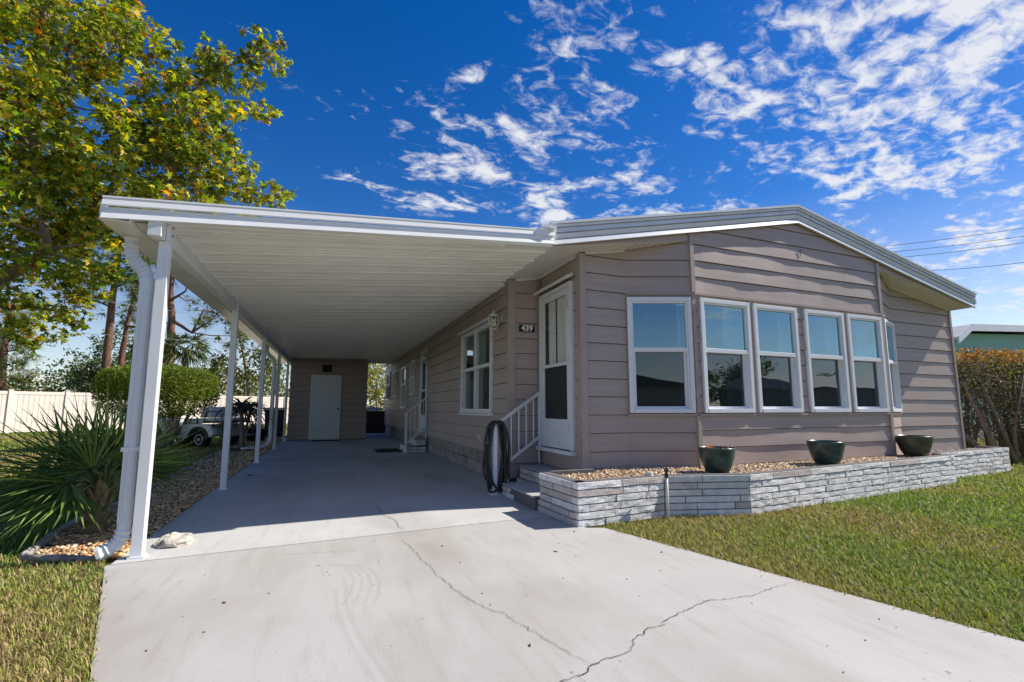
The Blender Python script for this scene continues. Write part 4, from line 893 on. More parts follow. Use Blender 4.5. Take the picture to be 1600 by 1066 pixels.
for a, b in zip(ep[:-1], ep[1:]):
    n = max(1, round(math.dist(a, b) / .6))
    for k in range(n):
        p, q = lerp2(a, b, k / n + .012), lerp2(a, b, (k + 1) / n - .006); dz = g.uniform(-.012, .01)
        MB().bar((*p, .002 + dz), (*q, .002 + dz + g.uniform(-.008, .008)), .055, .075).build('strip', 'edging', edg, bevel=.012)
MB().tube([(-1.86, 4.30, .01), (-1.7, 4.20, .02), (-1.52, 4.15, .012), (-1.36, 4.09, .005)], [.022, .026, .024, .02], 9).build('log_strip', 'bark_pale', edg, smooth=True)

# ================================================================ lawn blades
def lawn():
    g = np.random.default_rng(11); n = 760000
    r = 1.1 * (34 / 1.1) ** g.uniform(0, 1, n); az = g.uniform(R(-42), R(86), n); P = np.c_[r * np.sin(az), r * np.cos(az)]
    x, y = P[:, 0], P[:, 1]
    dl = DL[0][0] + (DL[1][0] - DL[0][0]) * (y - DL[0][1]) / (DL[1][1] - DL[0][1]); dr = DR[0][0] + (DR[1][0] - DR[0][0]) * (y - DR[0][1]) / (DR[1][1] - DR[0][1])
    jl = g.normal(0, .012, n)
    ok = ~((y < 3.62) & (x > dl + jl) & (x < dr + jl)) & ~((y >= 3.60) & (y < 21) & (x > -1.26 + .1 * (y < 4.1)) & (x < 2.3)) & ~((y >= 3.6) & (y <= 4.13) & (x > dl) & (x < 2.3))
    ok &= ~inpoly(P, BEDL) & ~inpoly(P, [(2.0, 3.68), (3.04, 3.745), (3.87, 3.515), (8.12, 3.915), (8.3, 4.15), (10.56, 4.34), (10.54, 4.8), (10, 4.8), (10, 21), (2.0, 21)])
    ok &= ~((x < -2.0 - .035 * (y - 5)) * (g.uniform(0, 1, n) < .35)) & ~((x > 18.9) & (y > 8.8))
    P, r = P[ok], r[ok]; n = len(P)
    L = g.uniform(.020, .052, n) * np.clip(r / 4, 1, 2.0) ** .35; W = .0023 * np.clip(r / 3.2, 1, 9) * g.uniform(.7, 1.3, n)
    th = g.uniform(0, 6.28, n); t = g.uniform(.25, 1.25, n)
    D = np.c_[np.cos(th), np.sin(th), np.zeros(n)]; S = np.c_[-np.sin(th), np.cos(th), np.zeros(n)]; Z = np.array([0, 0, 1.])
    B = np.c_[P, np.full(n, -.013)]
    mid = B + (D * np.sin(t * .6)[:, None] + Z * np.cos(t * .6)[:, None]) * (L * .55)[:, None]; tip = mid + (D * np.sin(t)[:, None] + Z * np.cos(t)[:, None] * .8) * (L * .55)[:, None]
    w = S * W[:, None]; V = np.stack([B - w, B + w, mid - w * .9, mid + w * .9, tip], 1)
    # patches of dry and of fresh grass
    f = np.zeros(n)
    for k in range(9):
        kx, ky = g.normal(0, 1.7, 2); f += np.sin(P[:, 0] * kx + P[:, 1] * ky + g.uniform(0, 6.28))
    f = f / 2.4 + g.normal(0, .55, n)
    c = np.where((f > .85)[:, None], np.array([[.36, .27, .12]]), np.where((f > -.35)[:, None], np.array([[.30, .31, .065]]), np.array([[.20, .29, .05]])))
    dead = g.uniform(0, 1, n) < .07; c = np.where(dead[:, None], np.array([[.44, .34, .18]]), c)
    left = (P[:, 0] < 0) & (P[:, 1] < 4.4) & (g.uniform(0, 1, n) < .3); c = np.where(left[:, None], np.array([[.46, .34, .17]]), c)
    c = c * (1 + .22 * g.normal(size=(n, 1)))
    o = raw('lawn_grass', V.reshape(-1, 3), np.array([(0, 1, 3), (0, 3, 2), (2, 3, 4)]), n, 5, np.repeat(c, 5, 0), 'blade'); tag(o, 'short coarse green and straw-coloured lawn around the drive', 'grass', kind='stuff')
lawn()

# ================================================================ trees
def ground_under(p): return Vector((p[0], p[1], -.05))
def grow(name, label, cat, depth, limbs, clumps, leaf, cols, w, mname='leaf', shape='leaf', dens=1., bark='bark_grey', seed=1, base=None, group=None, up=.3, thin=.012, squash=1., depth_spread=1., sub=9):
    """limbs: lists of (px, py, radius in m); clumps: (px, py, r px); all around the given distance from the camera"""
    g = np.random.default_rng(seed); sc = depth / FPX
    P3 = lambda x, y, dd=0: Vector(at(x, y, depth + dd))
    b = ground_under(base if base is not None else P3(*limbs[0][0][:2]))
    t = thing(name, b, label, cat, group); mb = MB(); nodes = []
    for li, lb in enumerate(limbs):
        pts = [P3(x, y, (0 if li == 0 else g.normal(0, .4) * depth_spread)) for x, y, r in lb]; rad = [r for *_, r in lb]
        if li == 0: pts = [b] + pts; rad = [rad[0] * 1.15] + rad
        # subdivide with a little wander
        Q, q = [], []
        for i in range(len(pts) - 1):
            for k in range(4):
                s = k / 4; jit = Vector(g.normal(0, .06, 3)) * (rad[i] * 1.2 if k else 0); Q.append(pts[i].lerp(pts[i + 1], s) + jit); q.append(rad[i] + (rad[i + 1] - rad[i]) * s)
        Q.append(pts[-1]); q.append(rad[-1]); mb.tube(Q, q, 9); nodes += list(zip(Q, q))
    CC, sz = [], []
    NP = np.array([n_[0] for n_ in nodes])
    for (x, y, r) in clumps:
        c = np.array(P3(x, y, g.normal(0, r * sc * 1.1) * depth_spread)); R_ = r * sc
        i = int(np.argmin(np.linalg.norm(NP - c, axis=1) + np.maximum(0, NP[:, 2] - c[2]) * .5)); a = Vector(NP[i]); m_ = a.lerp(Vector(c), .5) + Vector(g.normal(0, .12, 3)) * R_ + Vector((0, 0, -.1 * R_))
        r0 = min(nodes[i][1] * .6, thin * 3); mb.tube([a, m_, Vector(c)], [r0, r0 * .7, thin * .6], 6)
        ns = sub; S = c + g.normal(0, .52, (ns, 3)) * R_ * np.array([1, 1, squash])
        for s in S[:5]: mb.tube([Vector(c), Vector((c + s) / 2 + g.normal(0, .08, 3) * R_), Vector(s)], [thin * .6, thin * .45, thin * .25], 4, cap=False)
        n = int(dens * (r * sc) ** 2 / leaf ** 2 * 9) + 6
        k = g.integers(0, ns, n); CC.append(S[k] + g.normal(0, .23, (n, 3)) * R_ * np.array([1, 1, squash * .9]))
    C = np.concatenate(CC); mb.build('trunk', bark, t, smooth=True)
    cards('crown', C, leaf, palette(len(C), cols, w, seed, .25), mname, t, tuple(b), shape, up, seed=seed)
    return t
# the broad-leaved tree whose boughs hang over the carport from the left
GUM = [(.16, .23, .025), (.30, .35, .04), (.48, .45, .05), (.58, .42, .04), (.58, .25, .035), (.085, .13, .02), (.24, .10, .035)]
cl = [(20, 15, 55), (75, 25, 55), (125, 25, 55), (175, 18, 42), (208, 8, 20), (30, 90, 62), (95, 85, 55), (145, 80, 42), (185, 62, 26), (205, 72, 16), (25, 165, 60), (85, 150, 48), (120, 130, 34), (150, 118, 26), (175, 108, 16), (25, 240, 60), (85, 225, 42), (110, 190, 25), (30, 310, 58), (85, 300, 45), (105, 260, 30), (25, 380, 55), (80, 360, 50), (120, 350, 36), (25, 450, 44), (75, 425, 46), (115, 405, 38), (100, 470, 28), (60, 490, 30), (20, 505, 30), (140, 380, 34), (155, 425, 28), (140, 455, 24), (110, 500, 22),
      (150, 320, 36), (140, 285, 22), (185, 300, 42), (175, 255, 40), (190, 210, 34), (175, 175, 22), (225, 230, 45), (235, 185, 42), (232, 140, 30), (228, 108, 20), (262, 92, 18), (248, 78, 10), (280, 175, 42), (275, 130, 26), (305, 140, 34), (325, 108, 28), (322, 78, 17), (345, 92, 16), (352, 130, 24), (378, 90, 18), (398, 72, 16), (412, 62, 12), (425, 92, 18), (438, 66, 9), (436, 104, 12), (392, 108, 16), (395, 130, 12), (340, 165, 26), (370, 178, 18), (392, 172, 14), (412, 180, 12), (428, 178, 9), (320, 205, 36), (275, 225, 44), (240, 275, 46), (295, 275, 46), (335, 240, 28), (352, 215, 18), (345, 270, 32), (362, 240, 14), (330, 305, 34), (370, 300, 26), (395, 262, 12), (402, 305, 18), (425, 285, 14), (440, 310, 14), (432, 322, 12), (452, 305, 8), (205, 320, 30), (250, 315, 30), (290, 315, 30), (160, 350, 20), (180, 335, 22), (210, 360, 18), (190, 375, 20)]
gl = [[(-150, 620, .20), (-110, 520, .18), (-40, 455, .14), (30, 420, .11), (75, 392, .09), (105, 372, .075), (150, 320, .075), (215, 250, .06), (270, 190, .045), (318, 125, .032), (365, 100, .02), (425, 80, .008)],
      [(75, 392, .07), (60, 300, .06), (50, 190, .05), (58, 90, .06), (70, 10, .045), (85, -60, .03)], [(105, 372, .07), (180, 315, .05), (255, 285, .04), (330, 275, .028), (400, 300, .015), (445, 312, .006)],
      [(52, 200, .05), (110, 110, .035), (160, 90, .022), (205, 70, .008)], [(-40, 455, .12), (10, 480, .07), (60, 480, .04), (110, 490, .015)], [(-40, 455, .14), (-60, 250, .10), (-50, 60, .07), (-20, -60, .04)], [(255, 285, .022), (310, 240, .02), (380, 180, .012), (425, 178, .004)]]
grow('broadleaf_tree', 'broad-leaved tree with yellowing star-shaped leaves reaching over the carport roof from the left', 'tree', 9.3, gl, cl + [(-60, 40, 80), (-70, 170, 80), (-60, 300, 80), (-40, 0, 60), (30, -60, 70), (120, -50, 60)], .128, GUM, (5, 6, 3.4, 1.8, .8, 4.5, .5), shape='star', dens=2.3, seed=12, up=.25, thin=.012, depth_spread=1.)
PINE = [(.09, .135, .035), (.15, .19, .05), (.21, .22, .06), (.06, .09, .025)]
OAK = [(.08, .115, .028), (.125, .165, .04), (.19, .21, .06), (.05, .075, .02)]
TPG = 'tall trees beyond the vinyl fence'
grow('pine_tree', 'tall pine with reddish trunk behind the fence, just left of the nearest post', 'tree', 31, [[(162, 612, .24), (168, 540, .23), (174, 480, .20), (182, 420, .16), (190, 360, .10)], [(174, 480, .07), (150, 470, .05), (128, 470, .02)], [(178, 450, .07), (205, 440, .04)]],
     [(150, 465, 20), (132, 470, 14), (205, 445, 20), (185, 420, 26), (160, 415, 22), (215, 420, 20), (190, 380, 28), (165, 375, 22), (215, 380, 24), (235, 400, 18), (190, 350, 20), (230, 440, 14)], .55, PINE, (3, 3, 2, 2), shape='needle', dens=3.2, bark='bark_pine', seed=21, group=TPG, thin=.03)
grow('pine_tree', 'slimmer second pine trunk standing right of the tall reddish one', 'tree', 34, [[(187, 600, .20), (191, 550, .19), (198, 510, .15), (210, 460, .10)]], [(205, 500, 18), (190, 490, 14), (225, 480, 18), (212, 455, 20), (232, 510, 12)], .55, PINE, (3, 3, 2, 2), shape='needle', dens=3, bark='bark_pine', seed=22, group=TPG, thin=.03)
grow('pine_tree', 'pine at the left edge of the picture behind the fence', 'tree', 27, [[(0, 615, .22), (4, 560, .20), (12, 510, .15), (22, 470, .08)], [(6, 550, .05), (35, 545, .03), (58, 540, .012)]], [(45, 545, 16), (28, 560, 18), (62, 540, 9), (20, 575, 22), (15, 515, 22), (40, 500, 20), (-20, 520, 26), (-10, 480, 26), (30, 590, 16)], .48, PINE, (3, 3, 2, 2), shape='needle', dens=3, bark='bark_pine', seed=23, group=TPG, thin=.03)
grow('pine_tree', 'crooked pine with dark bare boughs seen between the first two posts', 'tree', 29, [[(262, 640, .30), (264, 560, .26), (268, 500, .20), (266, 450, .16), (275, 400, .10)], [(268, 500, .12), (300, 520, .07), (330, 500, .04), (360, 470, .02)], [(266, 470, .09), (290, 455, .05), (298, 430, .025)], [(300, 520, .06), (318, 485, .05), (345, 490, .02)]],
     [(262, 440, 16), (300, 470, 9), (330, 480, 20), (350, 500, 22), (370, 480, 16), (310, 500, 16), (345, 470, 14), (385, 500, 18), (285, 420, 16), (360, 525, 16), (325, 470, 12)], .50, [(.10, .13, .03), (.16, .17, .04), (.07, .09, .02), (.2, .17, .05)], (3, 3, 2, 1), shape='needle', dens=2.0, bark='bark_pine', seed=24, group=TPG, thin=.03)
grow('leafy_tree', 'loose-crowned tree with thin pale twigs between the second and third post', 'tree', 33, [[(390, 640, .2), (388, 590, .16), (380, 550, .10), (372, 520, .05)], [(388, 590, .08), (355, 560, .05), (335, 545, .03)], [(385, 570, .06), (405, 540, .03), (412, 520, .015)]],
     [(350, 560, 20), (335, 580, 16), (375, 530, 24), (400, 545, 22), (405, 575, 24), (380, 585, 26), (350, 590, 24), (425, 560, 18), (365, 505, 14), (395, 515, 14), (425, 590, 24), (440, 575, 16)], .30, [(.11, .14, .03), (.20, .20, .05), (.07, .09, .02), (.26, .22, .07)], (3, 3, 2, 1.4), dens=1.4, bark='bark_pale', seed=25, group=TPG, thin=.02)
grow('leafy_tree', 'round blue-green tree behind the fence above the fan palm', 'tree', 38, [[(128, 640, .2), (130, 590, .16), (132, 575, .1)]], [(120, 578, 22), (142, 572, 20), (132, 590, 26), (112, 595, 16), (150, 592, 18), (165, 560, 16), (172, 585, 18)], .30, [(.06, .10, .035), (.10, .15, .05), (.04, .07, .025)], (3, 2, 2), dens=1.9, seed=26, group=TPG, thin=.02)
grow('leafy_tree', 'sparse light green tree behind the two pine trunks', 'tree', 42, [[(205, 640, .2), (208, 580, .15), (205, 540, .08)]], [(160, 545, 22), (185, 535, 18), (210, 545, 26), (230, 560, 22), (150, 560, 14), (195, 570, 24), (220, 585, 22), (240, 530, 18), (178, 515, 14)], .34, [(.08, .12, .03), (.13, .17, .045), (.05, .08, .02)], (3, 2, 2), dens=1.25, seed=27, group=TPG, thin=.02)
grow('yellow_shrub', 'bright yellow-green bush seen through the gap between shed and house', 'bush', 27, [[(590, 650, .08), (588, 620, .06), (590, 590, .03)], [(588, 630, .04), (600, 600, .03), (606, 575, .01)], [(588, 630, .04), (580, 600, .03), (578, 570, .01)]], [(580, 580, 16), (598, 580, 16), (588, 560, 16), (575, 605, 15), (600, 605, 15), (588, 620, 14), (612, 590, 14), (570, 560, 12), (560, 590, 16), (622, 575, 14)], .20, [(.30, .30, .05), (.42, .36, .07), (.2, .2, .04), (.36, .28, .10)], (3, 3, 2, 2), dens=1.5, bark='bark_pale', seed=28, thin=.02)
# cabbage palm behind the clipped shrub
def strips(name, H, D, L, W, cols, parent, org, droop, seed, mname='frond', fold=.35):
    """narrow pointed leaves: start points H, unit directions D, lengths L, widths W, droop per leaf"""
    n = len(H); g = np.random.default_rng(seed); Z = np.array([0, 0, 1.]); S = np.cross(D, Z + g.normal(0, .25, (n, 3))); S /= np.linalg.norm(S, axis=1, keepdims=True) + 1e-9; Nn = np.cross(S, D)
    V = []
    for s, w in ((0, .35), (.3, 1.), (.65, .72), (1., .03)):
        c = H + D * (L * s)[:, None] - Z * (droop * L * s * s)[:, None]
        a = S * (W * w / 2)[:, None]; V += [c - a, c - Nn * (W * w * fold)[:, None], c + a]
    V = np.stack(V, 1); F = []
    for k in range(3):
        a = k * 3; F += [(a, a + 1, a + 4), (a, a + 4, a + 3), (a + 1, a + 2, a + 5), (a + 1, a + 5, a + 4)]
    return raw(name, V.reshape(-1, 3), np.array(F), n, 12, np.repeat(cols, 12, 0), mname, parent, org)
def fan(hub, axis, normal, nseg, L, spread, g, droop=.12):
    axis, normal = Vector(axis).normalized(), Vector(normal); normal = (normal - axis * normal.dot(axis)).normalized(); side = normal.cross(axis); H, D, LL, dr = [], [], [], []
    for k in range(nseg):
        t = (k / (nseg - 1) * 2 - 1); a = t * spread; d = axis * math.cos(a) + side * math.sin(a) + normal * g.uniform(-.06, .10) + Vector((0, 0, -.04))
        d.normalize(); H.append(np.array(Vector(hub) + d * .03)); D.append(np.array(d)); LL.append(L * (1 - .28 * abs(t) ** 2) * g.uniform(.9, 1.08)); dr.append(droop * g.uniform(.3, 1.6))
    return H, D, LL, dr
pb_ = Vector((-1.70, 4.93, -.02)); palm = thing('fan_palm', pb_, 'young fan palm with stiff dark green leaves beside the nearest carport post', 'palm')
g = random.Random(8); H, D, LL, DD = [], [], [], []; stalk = MB(); top_ = pb_ + Vector((.02, 0, .41))
fr = [((.10, -.25, 1.), .22, .62), ((-.45, -.15, .85), .24, .62), ((.40, .0, .8), .22, .55), ((-.85, -.1, .50), .28, .66), ((.0, .5, .85), .22, .6), ((-.8, .4, .55), .28, .6), ((.65, .4, .6), .24, .55), ((-.95, -.25, .18), .30, .66), ((-.6, -.7, .30), .26, .55), ((-.85, -.35, -.10), .26, .60), ((-.45, -.8, -.05), .22, .50), ((-.2, .8, .4), .26, .6), ((.5, .8, .35), .26, .5), ((-.95, .3, .1), .3, .6), ((-.2, -.5, .7), .2, .55)]
for k, (a, pl_, L) in enumerate(fr):
    a = Vector(a).normalized(); h = top_ + a * pl_ + Vector((0, 0, -.02)); stalk.tube([top_ - Vector((0, 0, .06)), top_ + a * pl_ * .5 + Vector((0, 0, .02)), h], [.016, .011, .009], 6)
    cam_n = Vector((.25, -.9, .35)) if a.z > .4 else Vector((.1, -.25, 1))
    x = fan(h, a, cam_n + Vector((g.uniform(-.25, .25), g.uniform(-.25, .25), 0)), 26, L, R(88), g, .05 if a.z > .3 else .20)
    H += x[0]; D += x[1]; LL += x[2]; DD += x[3]
n = len(H); strips('leaves', np.array(H), np.array(D), np.array(LL), np.full(n, .025), palette(n, [(.12, .20, .05), (.17, .27, .065), (.26, .36, .09), (.075, .14, .035)], (4, 3, 2, 3), 3, .2), palm, tuple(pb_), np.array(DD), 5)
stalk.build('stalks', 'frond', palm, smooth=True)
a_ = bpy.data.objects['stalks'].data.color_attributes.new('Col', 'FLOAT_COLOR', 'POINT'); a_.data.foreach_set('color', np.tile([.10, .14, .04, 1], len(bpy.data.objects['stalks'].data.vertices)).astype(np.float32))
MB().lathe([(.055, 0), (.062, .08), (.055, .22), (.05, .40), (.02, .48)], tuple(pb_), 14).build('trunk', 'palm_boot', palm, smooth=True)
for k in range(26):
    a = k * 2.4; zz = .01 + k * .0145; r = .052; d = Vector((math.cos(a), math.sin(a), 0)); s = Vector((-math.sin(a), math.cos(a), 0)); b0 = pb_ + d * r + Vector((0, 0, zz)); tp = pb_ + d * (r + .055) + Vector((0, 0, zz + .12))
    MB().hexa([b0 - s * .026, b0 + s * .026, b0 + s * .022 - d * .02, b0 - s * .022 - d * .02], [tp - s * .010, tp + s * .010, tp + s * .008 - d * .008, tp - s * .008 - d * .008]).build('leaf_base', 'palm_boot', palm)
# cabbage palm far behind
cpb = ground_under(at(290, 640, 27)); cpalm = thing('cabbage_palm', cpb, 'cabbage palm crown above the clipped shrub behind the fence', 'palm')
ct = Vector(at(290, 545, 27)); MB().tube([cpb, cpb.lerp(ct, .5), ct], [.2, .17, .16], 10).build('trunk', 'bark_grey', cpalm, smooth=True)
H, D, LL, DD = [], [], [], []
for k in range(34):
    a = k * 2.4; el = .95 - 1.5 * k / 34; d = Vector((math.cos(a) * math.cos(el), math.sin(a) * math.cos(el), math.sin(el))); h = ct + d * .7
    x = fan(h, d, Vector((0, 0, 1)) + Vector((g.uniform(-.5, .5), g.uniform(-.5, .5), 0)), 16, .85, R(80), g, .55); H += x[0]; D += x[1]; LL += x[2]; DD += x[3]
n = len(H); strips('fronds', np.array(H), np.array(D), np.array(LL), np.full(n, .07), palette(n, [(.07, .10, .03), (.11, .15, .04), (.20, .19, .06)], (3, 3, 1), 4, .2), cpalm, tuple(cpb), np.array(DD), 6)
# slender drooping palm in the border
sb = Vector((-1.83, 12.96, -.02)); sp2 = thing('drooping_palm', sb, 'small slender palm with drooping dark leaves in a ring of soil by the border', 'palm')
MB().tube([sb, sb + Vector((-.02, 0, .5)), sb + Vector((-.08, .02, 1.05))], [.055, .045, .05], 8).tube([sb + Vector((.02, 0, .45)), sb + Vector((.10, 0, .75)), sb + Vector((.13, 0, 1.05))], [.03, .028, .025], 7).build('trunk', 'bark_grey', sp2, smooth=True)
H, D, LL = [], [], []
for hub, m, L0 in ((sb + Vector((-.08, .02, 1.05)), 110, .85), (sb + Vector((.13, 0, 1.05)), 60, .7)):
    for k in range(m):
        a = g.uniform(0, 6.28); el = g.uniform(-.1, 1.25); H.append(np.array(hub)); D.append(np.array((math.cos(a) * math.cos(el), math.sin(a) * math.cos(el), math.sin(el)))); LL.append(L0 * g.uniform(.6, 1.15))
n = len(H); strips('leaves', np.array(H), np.array(D), np.array(LL), np.full(n, .035), palette(n, [(.035, .05, .02), (.06, .075, .03), (.10, .08, .045)], (3, 2, 1.3), 6, .2), sp2, tuple(sb), np.random.default_rng(3).uniform(.5, 1.2, n), 7)
MB().lathe([(.34, 0), (.36, .07), (.30, .09), (.05, .10)], tuple(sb), 18).build('soil_ring', 'soil', sp2)
# ---- clipped shrub on several trunks
shb = Vector((-3.85, 14.75, -.03)); shr = thing('clipped_shrub', shb, 'flat-topped clipped shrub with bright green leaves on several bare trunks beside the golf cart', 'shrub')
mb = MB(); g = random.Random(4)
for x, y in ((195, 640), (215, 615), (240, 610), (262, 615), (290, 612), (312, 612), (230, 590), (278, 592), (300, 598)):
    e = Vector(at(x, y, 12.4 + g.uniform(-.7, .7))); m1 = shb + Vector((g.uniform(-.12, .12), g.uniform(-.15, .15), .1)); m2 = m1.lerp(e, .45) + Vector((g.uniform(-.1, .1), 0, -.12)); mb.tube([m1 - Vector((0, 0, .15)), m1, m2, e], [.085, .075, .05, .022], 8)
    for k in range(6):
        e2 = e + Vector((g.uniform(-.4, .4), g.uniform(-.4, .4), g.uniform(-.1, .35))); mb.tube([m2.lerp(e, g.uniform(.3, 1)), e2], [.016, .006], 5)
mb.build('trunks', 'bark_grey', shr, smooth=True)
def clipped(n, x0, x1, y0, y1, depth, half, seed, shell=.65, belly=.35):
    """points in a clipped, flat-topped crown given by its picture box; mostly near the surface"""
    g = np.random.default_rng(seed); a, b = np.array(at(x0, y0, depth)), np.array(at(x1, y1, depth)); c = (a + b) / 2; hx = np.linalg.norm((b - a)[:2]) / 2; hz_ = abs(a[2] - b[2]) / 2
    P = g.uniform(-1, 1, (n * 3, 3)); q = (np.abs(P[:, 0]) ** 3 + np.abs(P[:, 1]) ** 3 + np.abs(P[:, 2]) ** 4); P = P[(q < 1) & ((q > shell * g.uniform(.2, 1.2, len(q))) | (g.uniform(0, 1, len(q)) < .2))][:n]
    P = P[~((P[:, 2] < -belly) & (g.uniform(0, 1, len(P)) < .5))]
    cell = (np.floor(P * 3.3) @ np.array([12.9, 78.2, 37.7])); hsh = np.mod(np.sin(cell) * 43758.5, 1); P = P[(hsh > .10) | (g.uniform(0, 1, len(P)) < .4)]
    bump = 1 + .045 * np.sin(P[:, 0] * 9 + seed) * np.sin(P[:, 1] * 8) + .04 * np.sin(P[:, 0] * 17 + 2)
    W = P[:, 0:1] * hx * np.append(_R[:2], 0)[None] + P[:, 1:2] * half * np.array([[math.sin(YAW), math.cos(YAW), 0]]) + P[:, 2:3] * hz_ * bump[:, None] * np.array([[0, 0, 1.]])
    return c + W, P
C, P = clipped(34000, 172, 327, 571, 652, 12.4, 1.05, 7)
cols = palette(len(C), [(.12, .17, .022), (.19, .24, .03), (.075, .11, .018), (.26, .28, .045)], (3, 3, 2, 1), 8, .2)
cards('crown', C, .060, cols, 'leaf', shr, tuple(shb), up=.2, seed=8)
# ---- red-tipped hedge on the right
hb = Vector((11.2, 4.8, -.03)); hedge = thing('hedge', hb, 'clipped hedge with rusty red leaf tips and bare lower stems right of the house', 'hedge')
mb = MB(); g = random.Random(14); HX0, HX1, HYc, HZ0, HZ1 = 10.95, 16.5, 5.35, .45, 2.17
for k in range(26):
    x = 11.05 + (k % 13) * .42 + g.uniform(-.12, .12); y = HYc - .35 + g.uniform(-.25, .5); p = Vector((x, y, -.05)); r = g.uniform(.02, .045)
    if k == 0: p = Vector((11.35, 4.82, -.05)); r = .07
    for j in range(3):
        e = Vector((x + g.uniform(-.75, .6), y + g.uniform(-.35, .5), g.uniform(1.3, 1.9))); m1 = p.lerp(e, .4) + Vector((g.uniform(-.1, .1), g.uniform(-.1, .1), 0)); mb.tube([p, m1, e], [r, r * .65, .010], 6)
        for q in range(9):
            s = m1.lerp(e, g.uniform(.0, 1)); e2 = s + Vector((g.uniform(-.42, .42), g.uniform(-.4, .3), g.uniform(-.25, .40))); mb.tube([s, (s + e2) / 2 + Vector((0, 0, .05)), e2], [.009, .007, .003], 4, cap=False)
mb.build('stems', 'bark_grey', hedge, smooth=True)
gg = np.random.default_rng(15); n = 44000; Q = gg.uniform(-1, 1, (n, 3))
Q = Q[(np.abs(Q[:, 0]) ** 6 + np.abs(Q[:, 1]) ** 4 + np.abs(Q[:, 2]) ** 6 < 1)]; keep = gg.uniform(0, 1, len(Q)) < np.clip(.30 + .75 * (Q[:, 2] + .2), .34, 1.); Q = Q[keep]
C = np.c_[(HX0 + HX1) / 2 + Q[:, 0] * (HX1 - HX0) / 2, HYc + Q[:, 1] * .72, (HZ0 + HZ1) / 2 + Q[:, 2] * (HZ1 - HZ0) / 2 + .05 * np.sin(Q[:, 0] * 14)]
topw = np.clip((Q[:, 2] - .62) * 3.0, 0, 1) * (gg.uniform(0, 1, len(Q)) < .8)
c1_ = palette(len(Q), [(.06, .075, .025), (.10, .09, .03), (.13, .075, .035), (.045, .05, .02), (.18, .16, .05)], (3, 3, 2, 2, 1), 16, .2); c2_ = palette(len(Q), [(.38, .10, .03), (.30, .15, .03), (.42, .20, .05), (.20, .16, .04)], (3, 3, 2, 2), 17, .2)
cards('crown', C, .058, c1_ * (1 - topw[:, None]) + c2_ * topw[:, None], 'leaf', hedge, tuple(hb), up=.15, seed=18)
# ---- wood behind the fence
gg = np.random.default_rng(31); CC = []
for x in np.arange(-420, 900, 9):
    for dpt in (39, 46):
        ty = 583 + 13 * math.sin(x * .031) + 9 * math.sin(x * .083 + 1) + gg.uniform(-7, 7) + (6 if dpt == 46 else 8)
        for yy in np.arange(ty, 640, 11):
            c = at(x + gg.uniform(-6, 6), yy, dpt + gg.uniform(-2, 2)); CC.append(c + gg.normal(0, .38, (20, 3)))
C = np.concatenate(CC); o = cards('woodland', C, .34, palette(len(C), [(.08, .11, .03), (.14, .16, .045), (.19, .19, .06), (.055, .075, .022), (.20, .15, .07)], (3, 3, 2, 2, 1), 32, .25), 'leaf', None, tuple(C.mean(0) * np.array([1, 1, 0])), up=.3, seed=33); tag(o, 'dense scrub wood growing beyond the vinyl fence', 'woodland', kind='stuff')
# ================================================================ vinyl fence
fen0, fen1 = Vector((-12.2, 25.2, 0)), Vector((-3.4, 32.5, 0)); fd = (fen1 - fen0).normalized(); fn = Vector((fd.y, -fd.x, 0))
def fpx(px):
    r = at(px, 637, 1.) - np.array([0, 0, CAM_H]); t = fn.dot(fen0) / (fn.x * r[0] + fn.y * r[1]); return Vector((r[0] * t, r[1] * t, 0))
q0, q1 = fpx(14), fpx(103); pl = (q1 - q0).length
fence = thing('vinyl_fence', q0, 'cream vinyl privacy fence across the back of the lawn', 'fence')
for k in range(-4, 9):
    a = q0 + fd * pl * k; b = q0 + fd * pl * (k + 1); FH = 1.70
    MB().bar(a + Vector((0, 0, -.05)), a + Vector((0, 0, FH + .06)), .13, .13, tuple(fd)).bar(a + Vector((0, 0, FH + .061)), a + Vector((0, 0, FH + .085)), .15, .15, tuple(fd)).build('post', 'tan_vinyl', fence)
    for z in (.10, FH - .06): MB().bar(a + fd * .066 + Vector((0, 0, z)), b - fd * .066 + Vector((0, 0, z)), .05, .13).build('rail', 'tan_vinyl', fence)
    mb = MB(); m = int((pl - .14) / .15)
    for j in range(m):
        s = .07 + (pl - .14) * (j + .5) / m; c = a + fd * s; w = (pl - .14) / m - .012
        mb.bar(c + Vector((0, 0, .166)), c + Vector((0, 0, FH - .126)), w, .022, tuple(fn))
    mb.build('panel', 'tan_vinyl', fence)
# ================================================================ golf cart (built facing -x, rear wheel at the origin)
cart = bpy.data.objects.new('golf_cart', None); link(cart, None, (0, 0, 0)); tag(cart, 'white golf cart without roof parked on the lawn behind the clipped shrub', 'golf cart')
arc = [(.31 * math.cos(t), .23 + .31 * math.sin(t)) for t in np.linspace(.15, math.pi - .15, 12)]
arcf = [(-1.62 + .31 * math.cos(t), .23 + .31 * math.sin(t)) for t in np.linspace(.15, math.pi - .15, 10)]
outline = [(.46, .34), (.44, .46), (.36, .57), (.20, .63), (-.30, .63), (-.55, .60), (-.60, .36), (-1.05, .34), (-1.15, .62), (-1.45, .84), (-1.80, .78), (-2.06, .55), (-2.08, .34)] + list(reversed(arcf)) + [(-1.28, .25), (-.36, .25)] + list(reversed(arc))
mb = MB(); n = len(outline)
for yy0, yy1 in ((0, .14), (1.02, 1.16)): mb.hexa([(x, yy0, z) for x, z in outline], [(x, yy1, z) for x, z in outline])
mb.build('body_side', 'cart_white', cart, bevel=.012)
